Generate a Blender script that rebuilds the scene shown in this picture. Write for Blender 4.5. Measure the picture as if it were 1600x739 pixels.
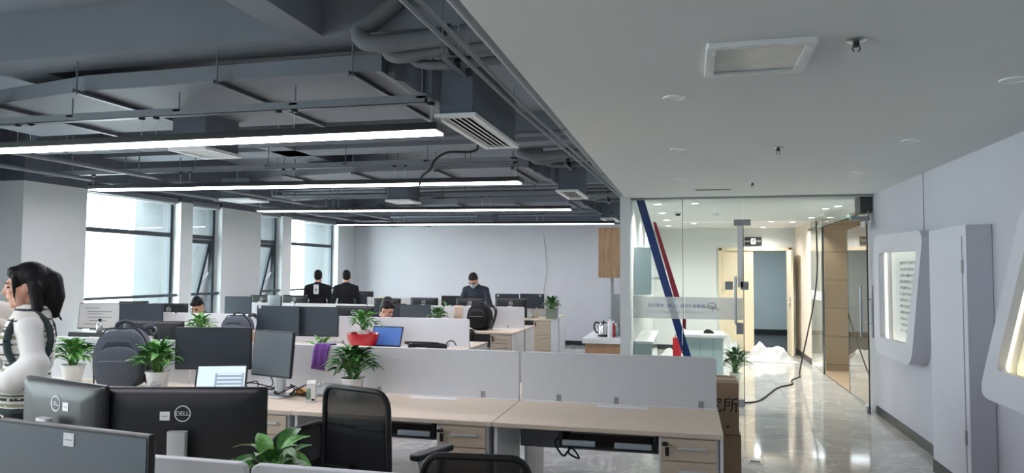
import bpy, bmesh, math, random
from mathutils import Vector, Matrix, Quaternion
random.seed(7)
for o in list(bpy.data.objects): bpy.data.objects.remove(o)
SC = bpy.context.scene; COL = SC.collection
PI = math.pi
# ------------------------------------------------------------------ camera
CAMM = Matrix(((0.97187, 0.00593, 0.23542), (0.23543, -0.04770, -0.97072), (0.00547, 0.99884, -0.04775)))
FPX, CH = 1130.0, 1.6
cd = bpy.data.cameras.new('camera'); cam = bpy.data.objects.new('camera', cd); COL.objects.link(cam)
cd.sensor_width = 36; cd.sensor_fit = 'HORIZONTAL'; cd.lens = FPX*36/1600; cd.clip_start = .05; cd.clip_end = 200
cam.matrix_world = Matrix.Translation((0, 0, CH)) @ CAMM.to_4x4()
SC.camera = cam
# ------------------------------------------------------------------ world, exposure
W = bpy.data.worlds.new('overcast_sky'); SC.world = W; W.use_nodes = True
W.node_tree.nodes['Background'].inputs[0].default_value = (.89, .95, 1, 1)
W.node_tree.nodes['Background'].inputs[1].default_value = 7.5
vs = SC.view_settings; vs.view_transform = 'Standard'; vs.look = 'None'; vs.exposure = 1.12; vs.gamma = 1; vs.use_curve_mapping = False
WINY = [(-3.3, -1.5), (.0, 1.85), (2.1, 2.85), (4.0, 4.72), (4.95, 6.1), (7.9, 9.72), (10.0, 10.75), (11.9, 12.64), (12.97, 14.95)]
WZ0, WZ1 = .5, 2.72
XL, XR, YB, ZC, XE = -7.67, 2.1, 15.75, 2.515, -.745
for i, (a, b) in enumerate(WINY):        # sampling portals for the sky in the window openings
    l = bpy.data.lights.new('window_portal', 'AREA'); l.shape = 'RECTANGLE'; l.size = b-a; l.size_y = WZ1-WZ0
    l.cycles.is_portal = True
    lo = bpy.data.objects.new('window_portal', l); COL.objects.link(lo)
    lo.location = (XL-.72, (a+b)/2, (WZ0+WZ1)/2); lo.rotation_euler = (PI/2, 0, -PI/2)
# ------------------------------------------------------------------ helpers
def at(px, py, Y=None, Z=None, X=None):
    r = CAMM @ Vector(((px-800)/FPX, -(py-369.5)/FPX, -1))
    k = Y/r.y if Y is not None else ((Z-CH)/r.z if Z is not None else X/r.x)
    return Vector((0, 0, CH)) + r*k
def lin(c):
    if isinstance(c, str): c = tuple(int(c[i:i+2], 16) for i in (0, 2, 4))
    return tuple((x/255/12.92 if x/255 <= .04045 else ((x/255+.055)/1.055)**2.4) for x in c[:3]) + (1,)
def mat(name, col, rough=.5, metal=0, var=.06, scale=6, bump=0, bscale=60, spec=.5, coat=0, stretch=None, emit=0, alpha=1):
    m = bpy.data.materials.new(name); m.use_nodes = True; N = m.node_tree.nodes; L = m.node_tree.links
    b = N['Principled BSDF']; c = lin(col)
    tc = N.new('ShaderNodeTexCoord'); mp = N.new('ShaderNodeMapping'); L.new(tc.outputs['Object'], mp.inputs[0])
    if stretch: mp.inputs['Scale'].default_value = stretch
    nz = N.new('ShaderNodeTexNoise'); nz.inputs['Scale'].default_value = scale; nz.inputs['Detail'].default_value = 4
    L.new(mp.outputs[0], nz.inputs['Vector'])
    cr = N.new('ShaderNodeValToRGB'); L.new(nz.outputs['Fac'], cr.inputs[0])
    cr.color_ramp.elements[0].position = .3; cr.color_ramp.elements[1].position = .7
    cr.color_ramp.elements[0].color = tuple(x*(1-var) for x in c[:3])+(1,)
    cr.color_ramp.elements[1].color = tuple(min(1, x*(1+var)) for x in c[:3])+(1,)
    L.new(cr.outputs[0], b.inputs['Base Color'])
    b.inputs['Roughness'].default_value = rough; b.inputs['Metallic'].default_value = metal
    b.inputs['Specular IOR Level'].default_value = spec; b.inputs['Coat Weight'].default_value = coat; b.inputs['Coat Roughness'].default_value = .06
    if emit: L.new(cr.outputs[0], b.inputs['Emission Color']); b.inputs['Emission Strength'].default_value = emit
    if alpha < 1: b.inputs['Alpha'].default_value = alpha
    if bump:
        n2 = N.new('ShaderNodeTexNoise'); n2.inputs['Scale'].default_value = bscale; L.new(mp.outputs[0], n2.inputs['Vector'])
        bp = N.new('ShaderNodeBump'); bp.inputs['Strength'].default_value = bump; bp.inputs['Distance'].default_value = .01
        L.new(n2.outputs['Fac'], bp.inputs['Height']); L.new(bp.outputs[0], b.inputs['Normal'])
    return m
def emat(name, col, s):
    m = bpy.data.materials.new(name); m.use_nodes = True; N = m.node_tree.nodes
    b = N['Principled BSDF']; b.inputs['Base Color'].default_value = lin(col); b.inputs['Emission Color'].default_value = lin(col)
    b.inputs['Emission Strength'].default_value = s; return m
def glassmat(name, tint, refl=1.0, ior=1.45):
    m = bpy.data.materials.new(name); m.use_nodes = True; N = m.node_tree.nodes; L = m.node_tree.links
    N.remove(N['Principled BSDF']); out = [n for n in N if n.type == 'OUTPUT_MATERIAL'][0]
    t = N.new('ShaderNodeBsdfTransparent'); t.inputs[0].default_value = lin(tint)
    g = N.new('ShaderNodeBsdfGlossy'); g.inputs['Roughness'].default_value = 0; g.inputs[0].default_value = (refl, refl, refl, 1)
    fr = N.new('ShaderNodeFresnel'); fr.inputs[0].default_value = ior
    ge = N.new('ShaderNodeNewGeometry'); iv = N.new('ShaderNodeMath'); iv.operation = 'SUBTRACT'; iv.inputs[0].default_value = 1; L.new(ge.outputs['Backfacing'], iv.inputs[1])
    fm = N.new('ShaderNodeMath'); fm.operation = 'MULTIPLY'; L.new(fr.outputs[0], fm.inputs[0]); L.new(iv.outputs[0], fm.inputs[1])
    mx = N.new('ShaderNodeMixShader'); L.new(fm.outputs[0], mx.inputs[0]); L.new(t.outputs[0], mx.inputs[1]); L.new(g.outputs[0], mx.inputs[2])
    L.new(mx.outputs[0], out.inputs[0]); return m
def frostmat(name, col, op):
    m = bpy.data.materials.new(name); m.use_nodes = True; N = m.node_tree.nodes; L = m.node_tree.links
    b = N['Principled BSDF']; b.inputs['Base Color'].default_value = lin(col); b.inputs['Roughness'].default_value = .6
    b.inputs['Alpha'].default_value = op; return m
M = {}
class MB:
    def __init__(s): s.v = []; s.f = []; s.m = []
    def add(s, v, f, m=0):
        n = len(s.v); s.v += [tuple(x) for x in v]; s.f += [[i+n for i in q] for q in f]; s.m += [m]*len(f); return s
    def box(s, x0, y0, z0, x1, y1, z1, m=0):
        x0, x1 = min(x0, x1), max(x0, x1); y0, y1 = min(y0, y1), max(y0, y1); z0, z1 = min(z0, z1), max(z0, z1)
        return s.add([(x0,y0,z0),(x1,y0,z0),(x1,y1,z0),(x0,y1,z0),(x0,y0,z1),(x1,y0,z1),(x1,y1,z1),(x0,y1,z1)],
            [(0,3,2,1),(4,5,6,7),(0,1,5,4),(1,2,6,5),(2,3,7,6),(3,0,4,7)], m)
    def prism(s, poly, ax, a, b, m=0):
        n = len(poly)
        P = {'x': lambda p, t: (t, p[0], p[1]), 'y': lambda p, t: (p[0], t, p[1]), 'z': lambda p, t: (p[0], p[1], t)}[ax]
        return s.add([P(p, a) for p in poly]+[P(p, b) for p in poly],
            [list(range(n))[::-1], list(range(n, 2*n))]+[(i, (i+1) % n, n+(i+1) % n, n+i) for i in range(n)], m)
    def ring(s, outer, inner, ax, a, b, m=0):           # frame between two polygons with the same count
        n = len(outer)
        P = {'x': lambda p, t: (t, p[0], p[1]), 'y': lambda p, t: (p[0], t, p[1]), 'z': lambda p, t: (p[0], p[1], t)}[ax]
        v = [P(p, a) for p in outer]+[P(p, a) for p in inner]+[P(p, b) for p in outer]+[P(p, b) for p in inner]; f = []
        for i in range(n):
            j = (i+1) % n
            f += [(i, j, n+j, n+i), (2*n+j, 2*n+i, 3*n+i, 3*n+j), (i, 2*n+i, 2*n+j, j), (n+j, 3*n+j, 3*n+i, n+i)]
        return s.add(v, f, m)
    def tube(s, pts, r, n=8, m=0, cap=True):
        pts = [Vector(p) for p in pts]; k = len(pts); rr = r if isinstance(r, (list, tuple)) else [r]*k
        v = []; f = []; u = None
        for i, p in enumerate(pts):
            t = (pts[min(i+1, k-1)]-pts[max(i-1, 0)])
            if t.length < 1e-9: t = Vector((0, 0, 1))
            t.normalize()
            if u is None: u = t.orthogonal().normalized()
            else:
                u = u - t*u.dot(t)
                u = u.normalized() if u.length > 1e-6 else t.orthogonal().normalized()
            w = t.cross(u)
            for j in range(n):
                a = 2*PI*j/n; v.append(p+(u*math.cos(a)+w*math.sin(a))*rr[i])
        for i in range(k-1):
            for j in range(n): f.append((i*n+j, i*n+(j+1) % n, (i+1)*n+(j+1) % n, (i+1)*n+j))
        if cap: f += [list(range(n))[::-1], list(range((k-1)*n, k*n))]
        return s.add(v, f, m)
    def lathe(s, prof, c=(0, 0, 0), n=20, m=0, ax='z', sx=1, sy=1):
        v = []; f = []; k = len(prof)
        for r, z in prof:
            for j in range(n):
                a = 2*PI*j/n; x, y = r*math.cos(a)*sx, r*math.sin(a)*sy
                q = (x, y, z) if ax == 'z' else ((x, z, y) if ax == 'y' else (z, x, y))
                v.append((c[0]+q[0], c[1]+q[1], c[2]+q[2]))
        for i in range(k-1):
            for j in range(n): f.append((i*n+j, i*n+(j+1) % n, (i+1)*n+(j+1) % n, (i+1)*n+j))
        f += [list(range(n))[::-1], list(range((k-1)*n, k*n))]
        return s.add(v, f, m)
    def ell(s, c, r, R=None, m=0, n=12, k=8):
        v = []; f = []; c = Vector(c)
        for i in range(k+1):
            th = PI*i/k
            for j in range(n):
                a = 2*PI*j/n; p = Vector((r[0]*math.sin(th)*math.cos(a), r[1]*math.sin(th)*math.sin(a), r[2]*math.cos(th)))
                v.append(c+(R @ p if R else p))
        for i in range(k):
            for j in range(n): f.append((i*n+j, (i+1)*n+j, (i+1)*n+(j+1) % n, i*n+(j+1) % n))
        return s.add(v, f, m)
    def loft(s, rings, m=0, cap=True):
        n = len(rings[0]); v = [p for r in rings for p in r]; f = []
        for i in range(len(rings)-1):
            for j in range(n): f.append((i*n+j, i*n+(j+1) % n, (i+1)*n+(j+1) % n, (i+1)*n+j))
        if cap: f += [list(range(n))[::-1], list(range((len(rings)-1)*n, len(rings)*n))]
        return s.add(v, f, m)
    def xf(s, R, t=(0, 0, 0)):
        t = Vector(t); s.v = [tuple((R @ Vector(p))+t) for p in s.v]; return s
    def mesh(s, name, mats, smooth=False, weld=True):
        me = bpy.data.meshes.new(name); me.from_pydata(s.v, [], s.f)
        for x in (mats if isinstance(mats, (list, tuple)) else [mats]): me.materials.append(M[x] if isinstance(x, str) else x)
        me.polygons.foreach_set('material_index', s.m)
        bm = bmesh.new(); bm.from_mesh(me)
        if weld: bmesh.ops.remove_doubles(bm, verts=bm.verts, dist=1e-6)
        bmesh.ops.recalc_face_normals(bm, faces=bm.faces); bm.to_mesh(me); bm.free()
        if smooth:
            me.polygons.foreach_set('use_smooth', [True]*len(me.polygons)); me.set_sharp_from_angle(angle=math.radians(38))
        return me
    def build(s, name, mats, parent=None, smooth=False, bevel=0, seg=2, world=False, loc=None, rot=None):
        if parent is None and loc is None and s.v:
            xs = [p[0] for p in s.v]; ys = [p[1] for p in s.v]; zs = [p[2] for p in s.v]
            loc = ((min(xs)+max(xs))/2, (min(ys)+max(ys))/2, min(zs)); s.v = [(p[0]-loc[0], p[1]-loc[1], p[2]-loc[2]) for p in s.v]
        o = bpy.data.objects.new(name, s.mesh(name, mats, smooth)); COL.objects.link(o)
        if loc is not None: o.location = loc
        if rot is not None: o.rotation_euler = rot
        if parent is not None:
            o.parent = parent
            if world:
                pm = Matrix.Translation(parent.location) @ parent.rotation_euler.to_matrix().to_4x4()
                if parent.parent is not None:
                    q = parent.parent; pm = (Matrix.Translation(q.location) @ q.rotation_euler.to_matrix().to_4x4()) @ parent.matrix_parent_inverse @ pm
                o.matrix_parent_inverse = pm.inverted()
        if bevel:
            b = o.modifiers.new('bevel', 'BEVEL'); b.width = bevel; b.segments = seg; b.limit_method = 'ANGLE'; b.angle_limit = math.radians(40)
        return o
def tag(o, label, cat, group=None, kind=None):
    o['label'] = label; o['category'] = cat
    if group: o['group'] = group
    if kind: o['kind'] = kind
    return o
def thing(name, label, cat, loc=(0, 0, 0), rz=0, group=None, kind=None):
    o = bpy.data.objects.new(name, None); COL.objects.link(o); o.empty_display_size = .1
    o.location = loc; o.rotation_euler = (0, 0, rz); return tag(o, label, cat, group, kind)
def inst(name, me, parent, loc=(0, 0, 0), rot=(0, 0, 0), sc=(1, 1, 1)):
    o = bpy.data.objects.new(name, me); COL.objects.link(o); o.parent = parent; o.location = loc; o.rotation_euler = rot; o.scale = sc; return o
def rrect(x0, y0, x1, y1, r, n=4):
    out = []
    for cx, cy, a in ((x1-r, y0+r, -PI/2), (x1-r, y1-r, 0), (x0+r, y1-r, PI/2), (x0+r, y0+r, PI)):
        for i in range(n+1): t = a+PI/2*i/n; out.append((cx+r*math.cos(t), cy+r*math.sin(t)))
    return out
def rpoly(pts, r, n=5):
    out = []; k = len(pts)
    for i in range(k):
        p, a, b = Vector(pts[i]), Vector(pts[i-1]), Vector(pts[(i+1) % k]); da = (a-p).normalized(); db = (b-p).normalized()
        p0, p2 = p+da*r, p+db*r
        for j in range(n+1): t = j/n; out.append(tuple(p0*(1-t)**2+p*2*t*(1-t)+p2*t*t))
    return out
def spline(pts, n=6):
    P = [Vector(p) for p in pts]; P = [P[0]*2-P[1]]+P+[P[-1]*2-P[-2]]; out = []
    for i in range(1, len(P)-2):
        a, b, c, d = P[i-1:i+3]
        for j in range(n):
            t = j/n; out.append(.5*((2*b)+(c-a)*t+(2*a-5*b+4*c-d)*t*t+(3*b-a-3*c+d)*t**3))
    return out+[P[-2]]
def textmesh(txt, size, mname, extr=.0008, align='CENTER'):
    cu = bpy.data.curves.new('lettering', 'FONT'); cu.body = txt; cu.size = size; cu.align_x = align; cu.align_y = 'CENTER'; cu.extrude = extr; cu.resolution_u = 3
    o = bpy.data.objects.new('lettering', cu); COL.objects.link(o); dg = bpy.context.evaluated_depsgraph_get(); dg.update()
    me = bpy.data.meshes.new_from_object(o.evaluated_get(dg)); bpy.data.objects.remove(o); me.materials.clear(); me.materials.append(M[mname]); return me
ORD = ['first', 'second', 'third', 'fourth', 'fifth', 'sixth', 'seventh', 'eighth', 'ninth']
# ------------------------------------------------------------------ materials
M['wall'] = mat('white_wall_paint', 'd5dada', .7, var=.015, scale=2, bump=.03, bscale=140)
M['ceilw'] = mat('ceiling_white_paint', 'd6d9d8', .8, var=.01, scale=1.5)
M['dark'] = mat('dark_blue_grey_paint', '5a616c', .8, var=.05, scale=3, bump=.1, bscale=40)
M['slab'] = mat('grey_slab_paint', '7a7f88', .85, var=.05, scale=2, bump=.12, bscale=30)
M['duct'] = mat('grey_duct_sheet', '767b84', .6, var=.04, scale=2)
M['pipe'] = mat('grey_painted_pipe', '6d727a', .5, var=.06, scale=5)
M['strut'] = mat('galvanised_strut', '7b8087', .45, .2, var=.05, scale=8)
M['insul'] = mat('pipe_insulation', '6b6e73', .8, var=.1, scale=12, bump=.2, bscale=30)
M['canvas'] = mat('canvas_connector', '585c63', .9, var=.15, scale=9, bump=.4, bscale=25)
M['grille'] = mat('white_grille', 'e2e4e4', .5, var=.02)
M['blackm'] = mat('black_metal', '15171a', .4, var=.1)
M['darkgap'] = mat('vent_gap', '26282b', .9, var=.1)
M['wallr'] = mat('corridor_white_board', 'c9c9d2', .6, var=.015, scale=2)
M['reveal'] = mat('dark_exterior_concrete', '56595c', .85, var=.06, scale=3)
M['wallb'] = mat('far_wall_paint', 'c5c6cb', .7, var=.015, scale=2)
M['frame'] = mat('dark_window_frame', '3c454c', .45, .2, var=.05)
M['wood'] = mat('light_oak_laminate', 'dccdb8', .42, var=.045, scale=5, stretch=(1, 14, 14))
M['woodv'] = mat('oak_drawer_laminate', 'd0bfa8', .45, var=.05, scale=5, stretch=(1, 14, 14))
M['walnut'] = mat('brown_wood_laminate', 'b08d6c', .45, var=.22, scale=4, stretch=(14, 14, 1))
M['white'] = mat('white_laminate', 'e6e8ea', .45, var=.015)
M['screen_fab'] = mat('grey_screen_board', 'd3d6da', .55, var=.02, scale=30)
M['modesty'] = mat('grey_modesty_panel', '83868d', .5, var=.04)
M['clip'] = mat('grey_clip', '9a9da1', .35, .3, var=.05)
M['mon'] = mat('black_monitor_plastic', '16181b', .42, var=.08, scale=20, bump=.03, bscale=300)
M['monw'] = mat('silver_stand', 'c6c9cc', .35, .4, var=.03)
M['scr'] = mat('dark_lcd_screen', '363f49', .33, var=.04, scale=3, spec=.45)
M['scr2'] = mat('matte_lcd_screen', '4b545e', .4, var=.04, scale=3, spec=.5)
M['logo'] = mat('silver_logo', 'd5d8da', .4, .2, var=.02)
M['sticker'] = mat('white_sticker', 'd9dde0', .5, var=.02)
M['black'] = mat('black_plastic', '141517', .45, var=.1)
M['fabric'] = mat('black_fabric', '101113', .9, var=.2, scale=60, bump=.15, bscale=200)
M['chrome'] = mat('brushed_steel', 'c9ccce', .22, .95, var=.03)
M['steel'] = mat('satin_steel', 'a9adb0', .3, .8, var=.04)
M['greyp'] = mat('grey_blue_plastic', '9aa5ab', .4, var=.03)
M['pot'] = mat('white_pot', 'eef0ee', .35, var=.02)
M['soil'] = mat('dark_soil', '2a211a', .95, var=.3, scale=40)
M['leaf'] = mat('green_leaf', '3f7a34', .38, var=.38, scale=9, spec=.5)
M['leaf2'] = mat('light_green_leaf', '5f9a48', .38, var=.3, scale=9)
M['leafd'] = mat('dark_green_leaf', '2c5a2a', .4, var=.35, scale=9)
M['stem'] = mat('plant_stem', '5d8a45', .5, var=.15)
M['bag'] = mat('charcoal_backpack_fabric', '5a606b', .85, var=.1, scale=50, bump=.2, bscale=220)
M['bag2'] = mat('dark_backpack_fabric', '434852', .85, var=.1, scale=50, bump=.2, bscale=220)
M['skin'] = mat('skin', 'c99a82', .5, var=.05, scale=20)
M['hair'] = mat('black_hair', '0a090b', .55, spec=.3, var=.3, scale=80, stretch=(1, 1, .15), bump=.3, bscale=120)
M['cloth_black'] = mat('black_cloth', '121318', .9, var=.15, scale=20, bump=.1, bscale=40)
M['cloth_navy'] = mat('navy_cloth', '262d3a', .85, var=.15, scale=14, bump=.15, bscale=30)
M['cloth_grey'] = mat('grey_cloth', '55595a', .85, var=.12, scale=14)
M['cloth_white'] = mat('white_shirt_cloth', 'e3e4e0', .85, var=.03, scale=14, bump=.25, bscale=14)
M['cloth_cream'] = mat('cream_sleeve_cloth', 'd8d3c8', .85, var=.04, scale=14, bump=.2, bscale=14)
M['jeans'] = mat('dark_trousers', '1a1d24', .9, var=.15, scale=20)
M['band'] = mat('dark_green_band', '2c3a3a', .9, var=.1)
M['mask'] = mat('pale_blue_mask', 'b7d0d8', .8, var=.04)
M['eye'] = mat('dark_eye', '1a1412', .2, var=.1); M['lip'] = mat('lip', 'a8665c', .5, var=.05)
M['card'] = mat('brown_cardboard', '9a7f66', .8, var=.08, scale=10)
M['ink'] = mat('black_ink', '1c1a18', .7, var=.1)
M['greyink'] = mat('grey_ink', '9a9c9c', .7, var=.05)
M['purple'] = mat('purple_towel', '7a4f9e', .95, var=.2, scale=30, bump=.5, bscale=120)
M['red'] = mat('glossy_red', 'c01f2c', .25, var=.1, coat=.4)
M['cream'] = mat('cream_door_laminate', 'e0d2b6', .5, var=.03, scale=4, stretch=(10, 10, 1))
M['creamw'] = mat('cream_side_wall', 'ddd3c4', .7, var=.02)
M['teal'] = mat('teal_room_wall', 'b2bcbd', .7, var=.02)
M['tan'] = mat('tan_wall_tile', '82745f', .4, var=.06, scale=6, stretch=(1, 1, 8))
M['base'] = mat('black_baseboard', '232629', .35, var=.08)
M['blue'] = mat('blue_vinyl', '1f4390', .4, var=.03); M['redv'] = mat('red_vinyl', 'b7203a', .4, var=.03)
M['inkblue'] = mat('blue_grey_lettering', '5d6a9c', .5, var=.03)
M['sheet'] = mat('white_plastic_sheet', 'b2b6b6', .35, var=.02, scale=6)
M['dglass'] = mat('pale_glass_front', 'b9d0d2', .12, var=.04, scale=2, coat=.5)
M['cable'] = mat('black_cable', '1b1c1e', .6, var=.1); M['cablew'] = mat('white_cable', 'd0d2d2', .6, var=.05)
M['teapl'] = mat('kettle_glass', 'aeb2b4', .15, .5, var=.1)
M['paper'] = mat('white_paper', 'e8eaea', .7, var=.02)
M['orange'] = mat('orange_wrapper', 'e0a040', .5, var=.3, scale=20)
M['greenbox'] = mat('green_white_carton', '7d9a86', .5, var=.35, scale=25)
M['floorl'] = mat('lobby_floor', 'b9a58c', .2, var=.05)
M['plate'] = mat('lit_plaque_panel', 'dfe2de', .6, var=.01)
M['tealcloth'] = mat('pale_teal_plastic_bag', 'a7cfd0', .4, var=.08)
M['yellow'] = mat('yellow_paper', 'd9cf4a', .7, var=.05)
M['seam'] = mat('grey_seam_filler', '6f7278', .7, var=.05)
M['led'] = emat('led_diffuser', 'fbf6ff', 10.5)
M['spot'] = emat('lit_downlight', 'fffaf0', 14.0)
M['off'] = mat('unlit_downlight_lens', 'd9dbd9', .35, var=.03)
M['ledstrip'] = emat('plaque_led', 'fffbe6', 1.5); M['ledwarm'] = emat('plaque_led_warm', 'fff2c0', 2.0)
M['lapscr'] = emat('laptop_screen_white', 'cfe0e6', .32); M['lapbar'] = emat('laptop_screen_grey', '97a8b8', .25)
M['lapblue'] = emat('laptop_screen_blue', '3c5f9c', .25); M['scrlit'] = emat('lit_grey_screen', 'a9a9a8', .22); M['scrtxt'] = emat('screen_text_grey', '6c6c6c', .1)
M['glass'] = glassmat('clear_glass', 'f5f8f7'); M['wglass'] = glassmat('window_glass', 'f4faf8'); M['edge'] = mat('dark_glass_edge', '2c3a38', .2, var=.05)
M['frost'] = frostmat('frosted_band', 'dfe6e8', .55); M['film'] = frostmat('clear_plastic_film', 'e6e9e8', .15)
M['mesh'] = frostmat('black_chair_mesh', '141517', .72)
def floor_mat():
    m = mat('grey_marble_tile', 'b0b0ad', .07, var=.1, scale=1.4, spec=.6); N = m.node_tree.nodes; L = m.node_tree.links
    b = N['Principled BSDF']; cr = [n for n in N if n.type == 'VALTORGB'][0]; mp = [n for n in N if n.type == 'MAPPING'][0]
    oi = N.new('ShaderNodeObjectInfo'); ad = N.new('ShaderNodeVectorMath'); ad.operation = 'MULTIPLY_ADD'
    cmb = N.new('ShaderNodeCombineXYZ'); L.new(oi.outputs['Random'], cmb.inputs[0]); L.new(oi.outputs['Random'], cmb.inputs[1])
    L.new(cmb.outputs[0], ad.inputs[0]); ad.inputs[1].default_value = (37, 91, 13); L.new(mp.outputs[0], ad.inputs[2])
    nz = [n for n in N if n.type == 'TEX_NOISE'][0]; L.new(ad.outputs[0], nz.inputs['Vector']); nz.inputs['Distortion'].default_value = 1.2
    wv = N.new('ShaderNodeTexNoise'); wv.inputs['Scale'].default_value = 1.1; wv.inputs['Detail'].default_value = 6; wv.inputs['Distortion'].default_value = 2.2
    L.new(ad.outputs[0], wv.inputs['Vector'])
    r2 = N.new('ShaderNodeValToRGB'); L.new(wv.outputs['Fac'], r2.inputs[0]); e = r2.color_ramp.elements
    e[0].position = .47; e[0].color = (0, 0, 0, 1); e[1].position = .53; e[1].color = (0, 0, 0, 1)
    n = e.new(.5); n.color = (.5, .5, .5, 1)
    mx = N.new('ShaderNodeMix'); mx.data_type = 'RGBA'; L.new(r2.outputs[0], mx.inputs[0]); L.new(cr.outputs[0], mx.inputs[6]); mx.inputs[7].default_value = lin('d8d8d4')
    L.new(mx.outputs[2], b.inputs['Base Color']); return m
M['tile'] = floor_mat()
def vest_mat():
    m = mat('striped_knit_vest', 'd9d8cf', .95, var=.05, scale=30, bump=.4, bscale=120); N = m.node_tree.nodes; L = m.node_tree.links
    b = N['Principled BSDF']; tc = [n for n in N if n.type == 'TEX_COORD'][0]
    sp = N.new('ShaderNodeSeparateXYZ'); L.new(tc.outputs['Object'], sp.inputs[0])
    md = N.new('ShaderNodeMath'); md.operation = 'MULTIPLY'; md.inputs[1].default_value = 1/.17; L.new(sp.outputs[2], md.inputs[0])
    fr = N.new('ShaderNodeMath'); fr.operation = 'FRACT'; L.new(md.outputs[0], fr.inputs[0])
    r = N.new('ShaderNodeValToRGB'); r.color_ramp.interpolation = 'CONSTANT'; e = r.color_ramp.elements; L.new(fr.outputs[0], r.inputs[0])
    cs = [(0, 'dcdbd3'), (.12, '34363a'), (.18, 'dcdbd3'), (.30, '8e9272'), (.40, 'dcdbd3'), (.48, '34363a'), (.56, 'b9b8ae'), (.62, '34363a'), (.66, 'dcdbd3'), (.82, '4a4c4c'), (.87, 'dcdbd3')]
    e[0].position = 0; e[0].color = lin(cs[0][1]); e[1].position = cs[1][0]; e[1].color = lin(cs[1][1])
    for p, c in cs[2:]: n = e.new(p); n.color = lin(c)
    wv = N.new('ShaderNodeTexVoronoi'); wv.inputs['Scale'].default_value = 70; L.new(tc.outputs['Object'], wv.inputs['Vector'])
    gt = N.new('ShaderNodeMath'); gt.operation = 'GREATER_THAN'; gt.inputs[1].default_value = .78; L.new(wv.outputs['Distance'], gt.inputs[0])
    mx = N.new('ShaderNodeMix'); mx.data_type = 'RGBA'; L.new(gt.outputs[0], mx.inputs[0]); L.new(r.outputs[0], mx.inputs[6]); mx.inputs[7].default_value = lin('d0cfc6')
    L.new(mx.outputs[2], b.inputs['Base Color']); return m
M['vest'] = vest_mat()
# ------------------------------------------------------------------ room shell
def S(name, mb, mats, label, cat, **k): return tag(mb.build(name, mats, **k), label, cat, None, 'structure')
fl = S('floor', MB().box(XL-.73, -4.15, -.12, XR+.02, YB+.15, -.004), 'base', 'grey polished marble tile floor of the office and corridor', 'floor')
tw, tl = (XR-XL)/11, (YB+4)/22
tme = MB().box(-tw/2+.0012, -tl/2+.0012, -.0045, tw/2-.0012, tl/2-.0012, 0).mesh('floor_tile', 'tile')
for i in range(11):
    for j in range(22): inst('floor_tile', tme, fl, (XL+tw*(i+.5)-fl.location.x, -4+tl*(j+.5)-fl.location.y, -fl.location.z))
ZS = 3.45
wl = MB(); prev = -4.15
for a, b in WINY+[(YB+.15, None)]:
    if prev == 6.1: wl.box(XL-.73, 6.1, 0, XL-.35, 6.96, 2.65, 0).box(XL-.73, 6.1, 2.65, XL-.35, 6.96, ZS, 1); prev = 6.96
    wl.box(XL-.73, prev, 0, XL, a, 2.65, 0).box(XL-.73, prev, 2.65, XL, a, ZS, 1)
    if b is None: break
    wl.box(XL-.73, a, 0, XL, b, WZ0, 0).box(XL-.73, a, WZ1, XL, b, ZS, 1); prev = b
S('wall_left', wl, ['wall', 'dark'], 'white window wall with deep piers, dark painted above', 'wall')
S('wall_back', MB().box(XL, YB, 0, -.68, YB+.15, 2.63, 0).box(XL, YB, 2.63, -.68, YB+.15, ZS, 1), ['wallb', 'dark'], 'plain white far wall behind the last desk row', 'wall')
S('wall_front', MB().box(XL, -4.15, 0, XR+.15, -4, ZS), 'wall', 'white wall behind the camera', 'wall')
wr = S('wall_right', MB().box(XR, -4, 0, XR+.15, 9.4, 2.6), mat('patchy_wall_paint', 'bdbdc7', .7, var=.035, scale=1.1, bump=.03, bscale=140), 'white corridor wall on the right with patchy paint', 'wall')
MB().box(XR-.003, 7.27, 1.75, XR, 7.285, ZC).build('joint_line', 'seam', wr, world=True)
S('wall_partition', MB().box(-.8, 8.92, 0, -.68, YB, ZS), 'wall', 'white wall end between the office and the glass entrance', 'wall')
S('wall_reception_back', MB().box(-.68, 15.4, 0, .66, 15.5, 2.6).box(2.0, 15.4, 0, 2.6, 15.5, 2.6).box(.66, 15.4, 2.06, 2.0, 15.5, 2.6), 'wall', 'white reception wall around the cream door', 'wall')
S('wall_reception_right', MB().box(XR, 13.55, 0, XR+.15, 15.4, 2.6), 'creamw', 'cream side wall of the reception', 'wall')
S('ceiling', MB().box(XL-.73, -4.15, ZS, XR+.15, YB+.15, ZS+.12), 'slab', 'grey painted concrete slab over the office', 'ceiling')
S('ceiling_corridor', MB().box(XE, -4, ZC, XR, 9.1, ZC+.05).box(XE, -4, ZC+.05, XE+.05, 9.1, ZS), 'ceilw', 'smooth white dropped ceiling over the corridor', 'ceiling')
S('ceiling_reception', MB().box(-.68, 9.12, 2.49, XR+.6, 15.4, 2.56), 'ceilw', 'white ceiling of the reception behind glass', 'ceiling')
for i, y in enumerate((4.16, 8.13, 12.2)):
    S('beam', MB().box(XL, y, 3.1, XE, y+(.34 if i == 0 else .45), ZS), 'slab', 'grey ceiling beam across the room, '+('nearest', 'middle', 'farthest')[i]+' one', 'beam')
S('beam', MB().box(-2.5, -4, 3.1, -2.27, 4.16, ZS), 'slab', 'short grey ceiling beam running towards the camera at the top', 'beam')
S('beam', MB().box(-5.15, 4.5, 3.1, -4.78, YB, ZS), 'slab', 'grey ceiling beam running in depth over the desks', 'beam')
S('baseboard_back', MB().box(XL, YB-.015, 0, -.8, YB, .09), 'base', 'black baseboard of the far wall', 'baseboard')
S('baseboard_right', MB().box(XR-.015, 6.6, 0, XR, 9.08, .09).box(XR-.015, -4, 0, XR, 5.74, .09), 'base', 'black baseboard along the corridor wall', 'baseboard')
S('baseboard_reception', MB().box(XR-.015, 13.6, 0, XR, 15.4, .1).box(-.68, 15.385, 0, .6, 15.4, .1), 'base', 'black baseboard inside the reception', 'baseboard')
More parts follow.
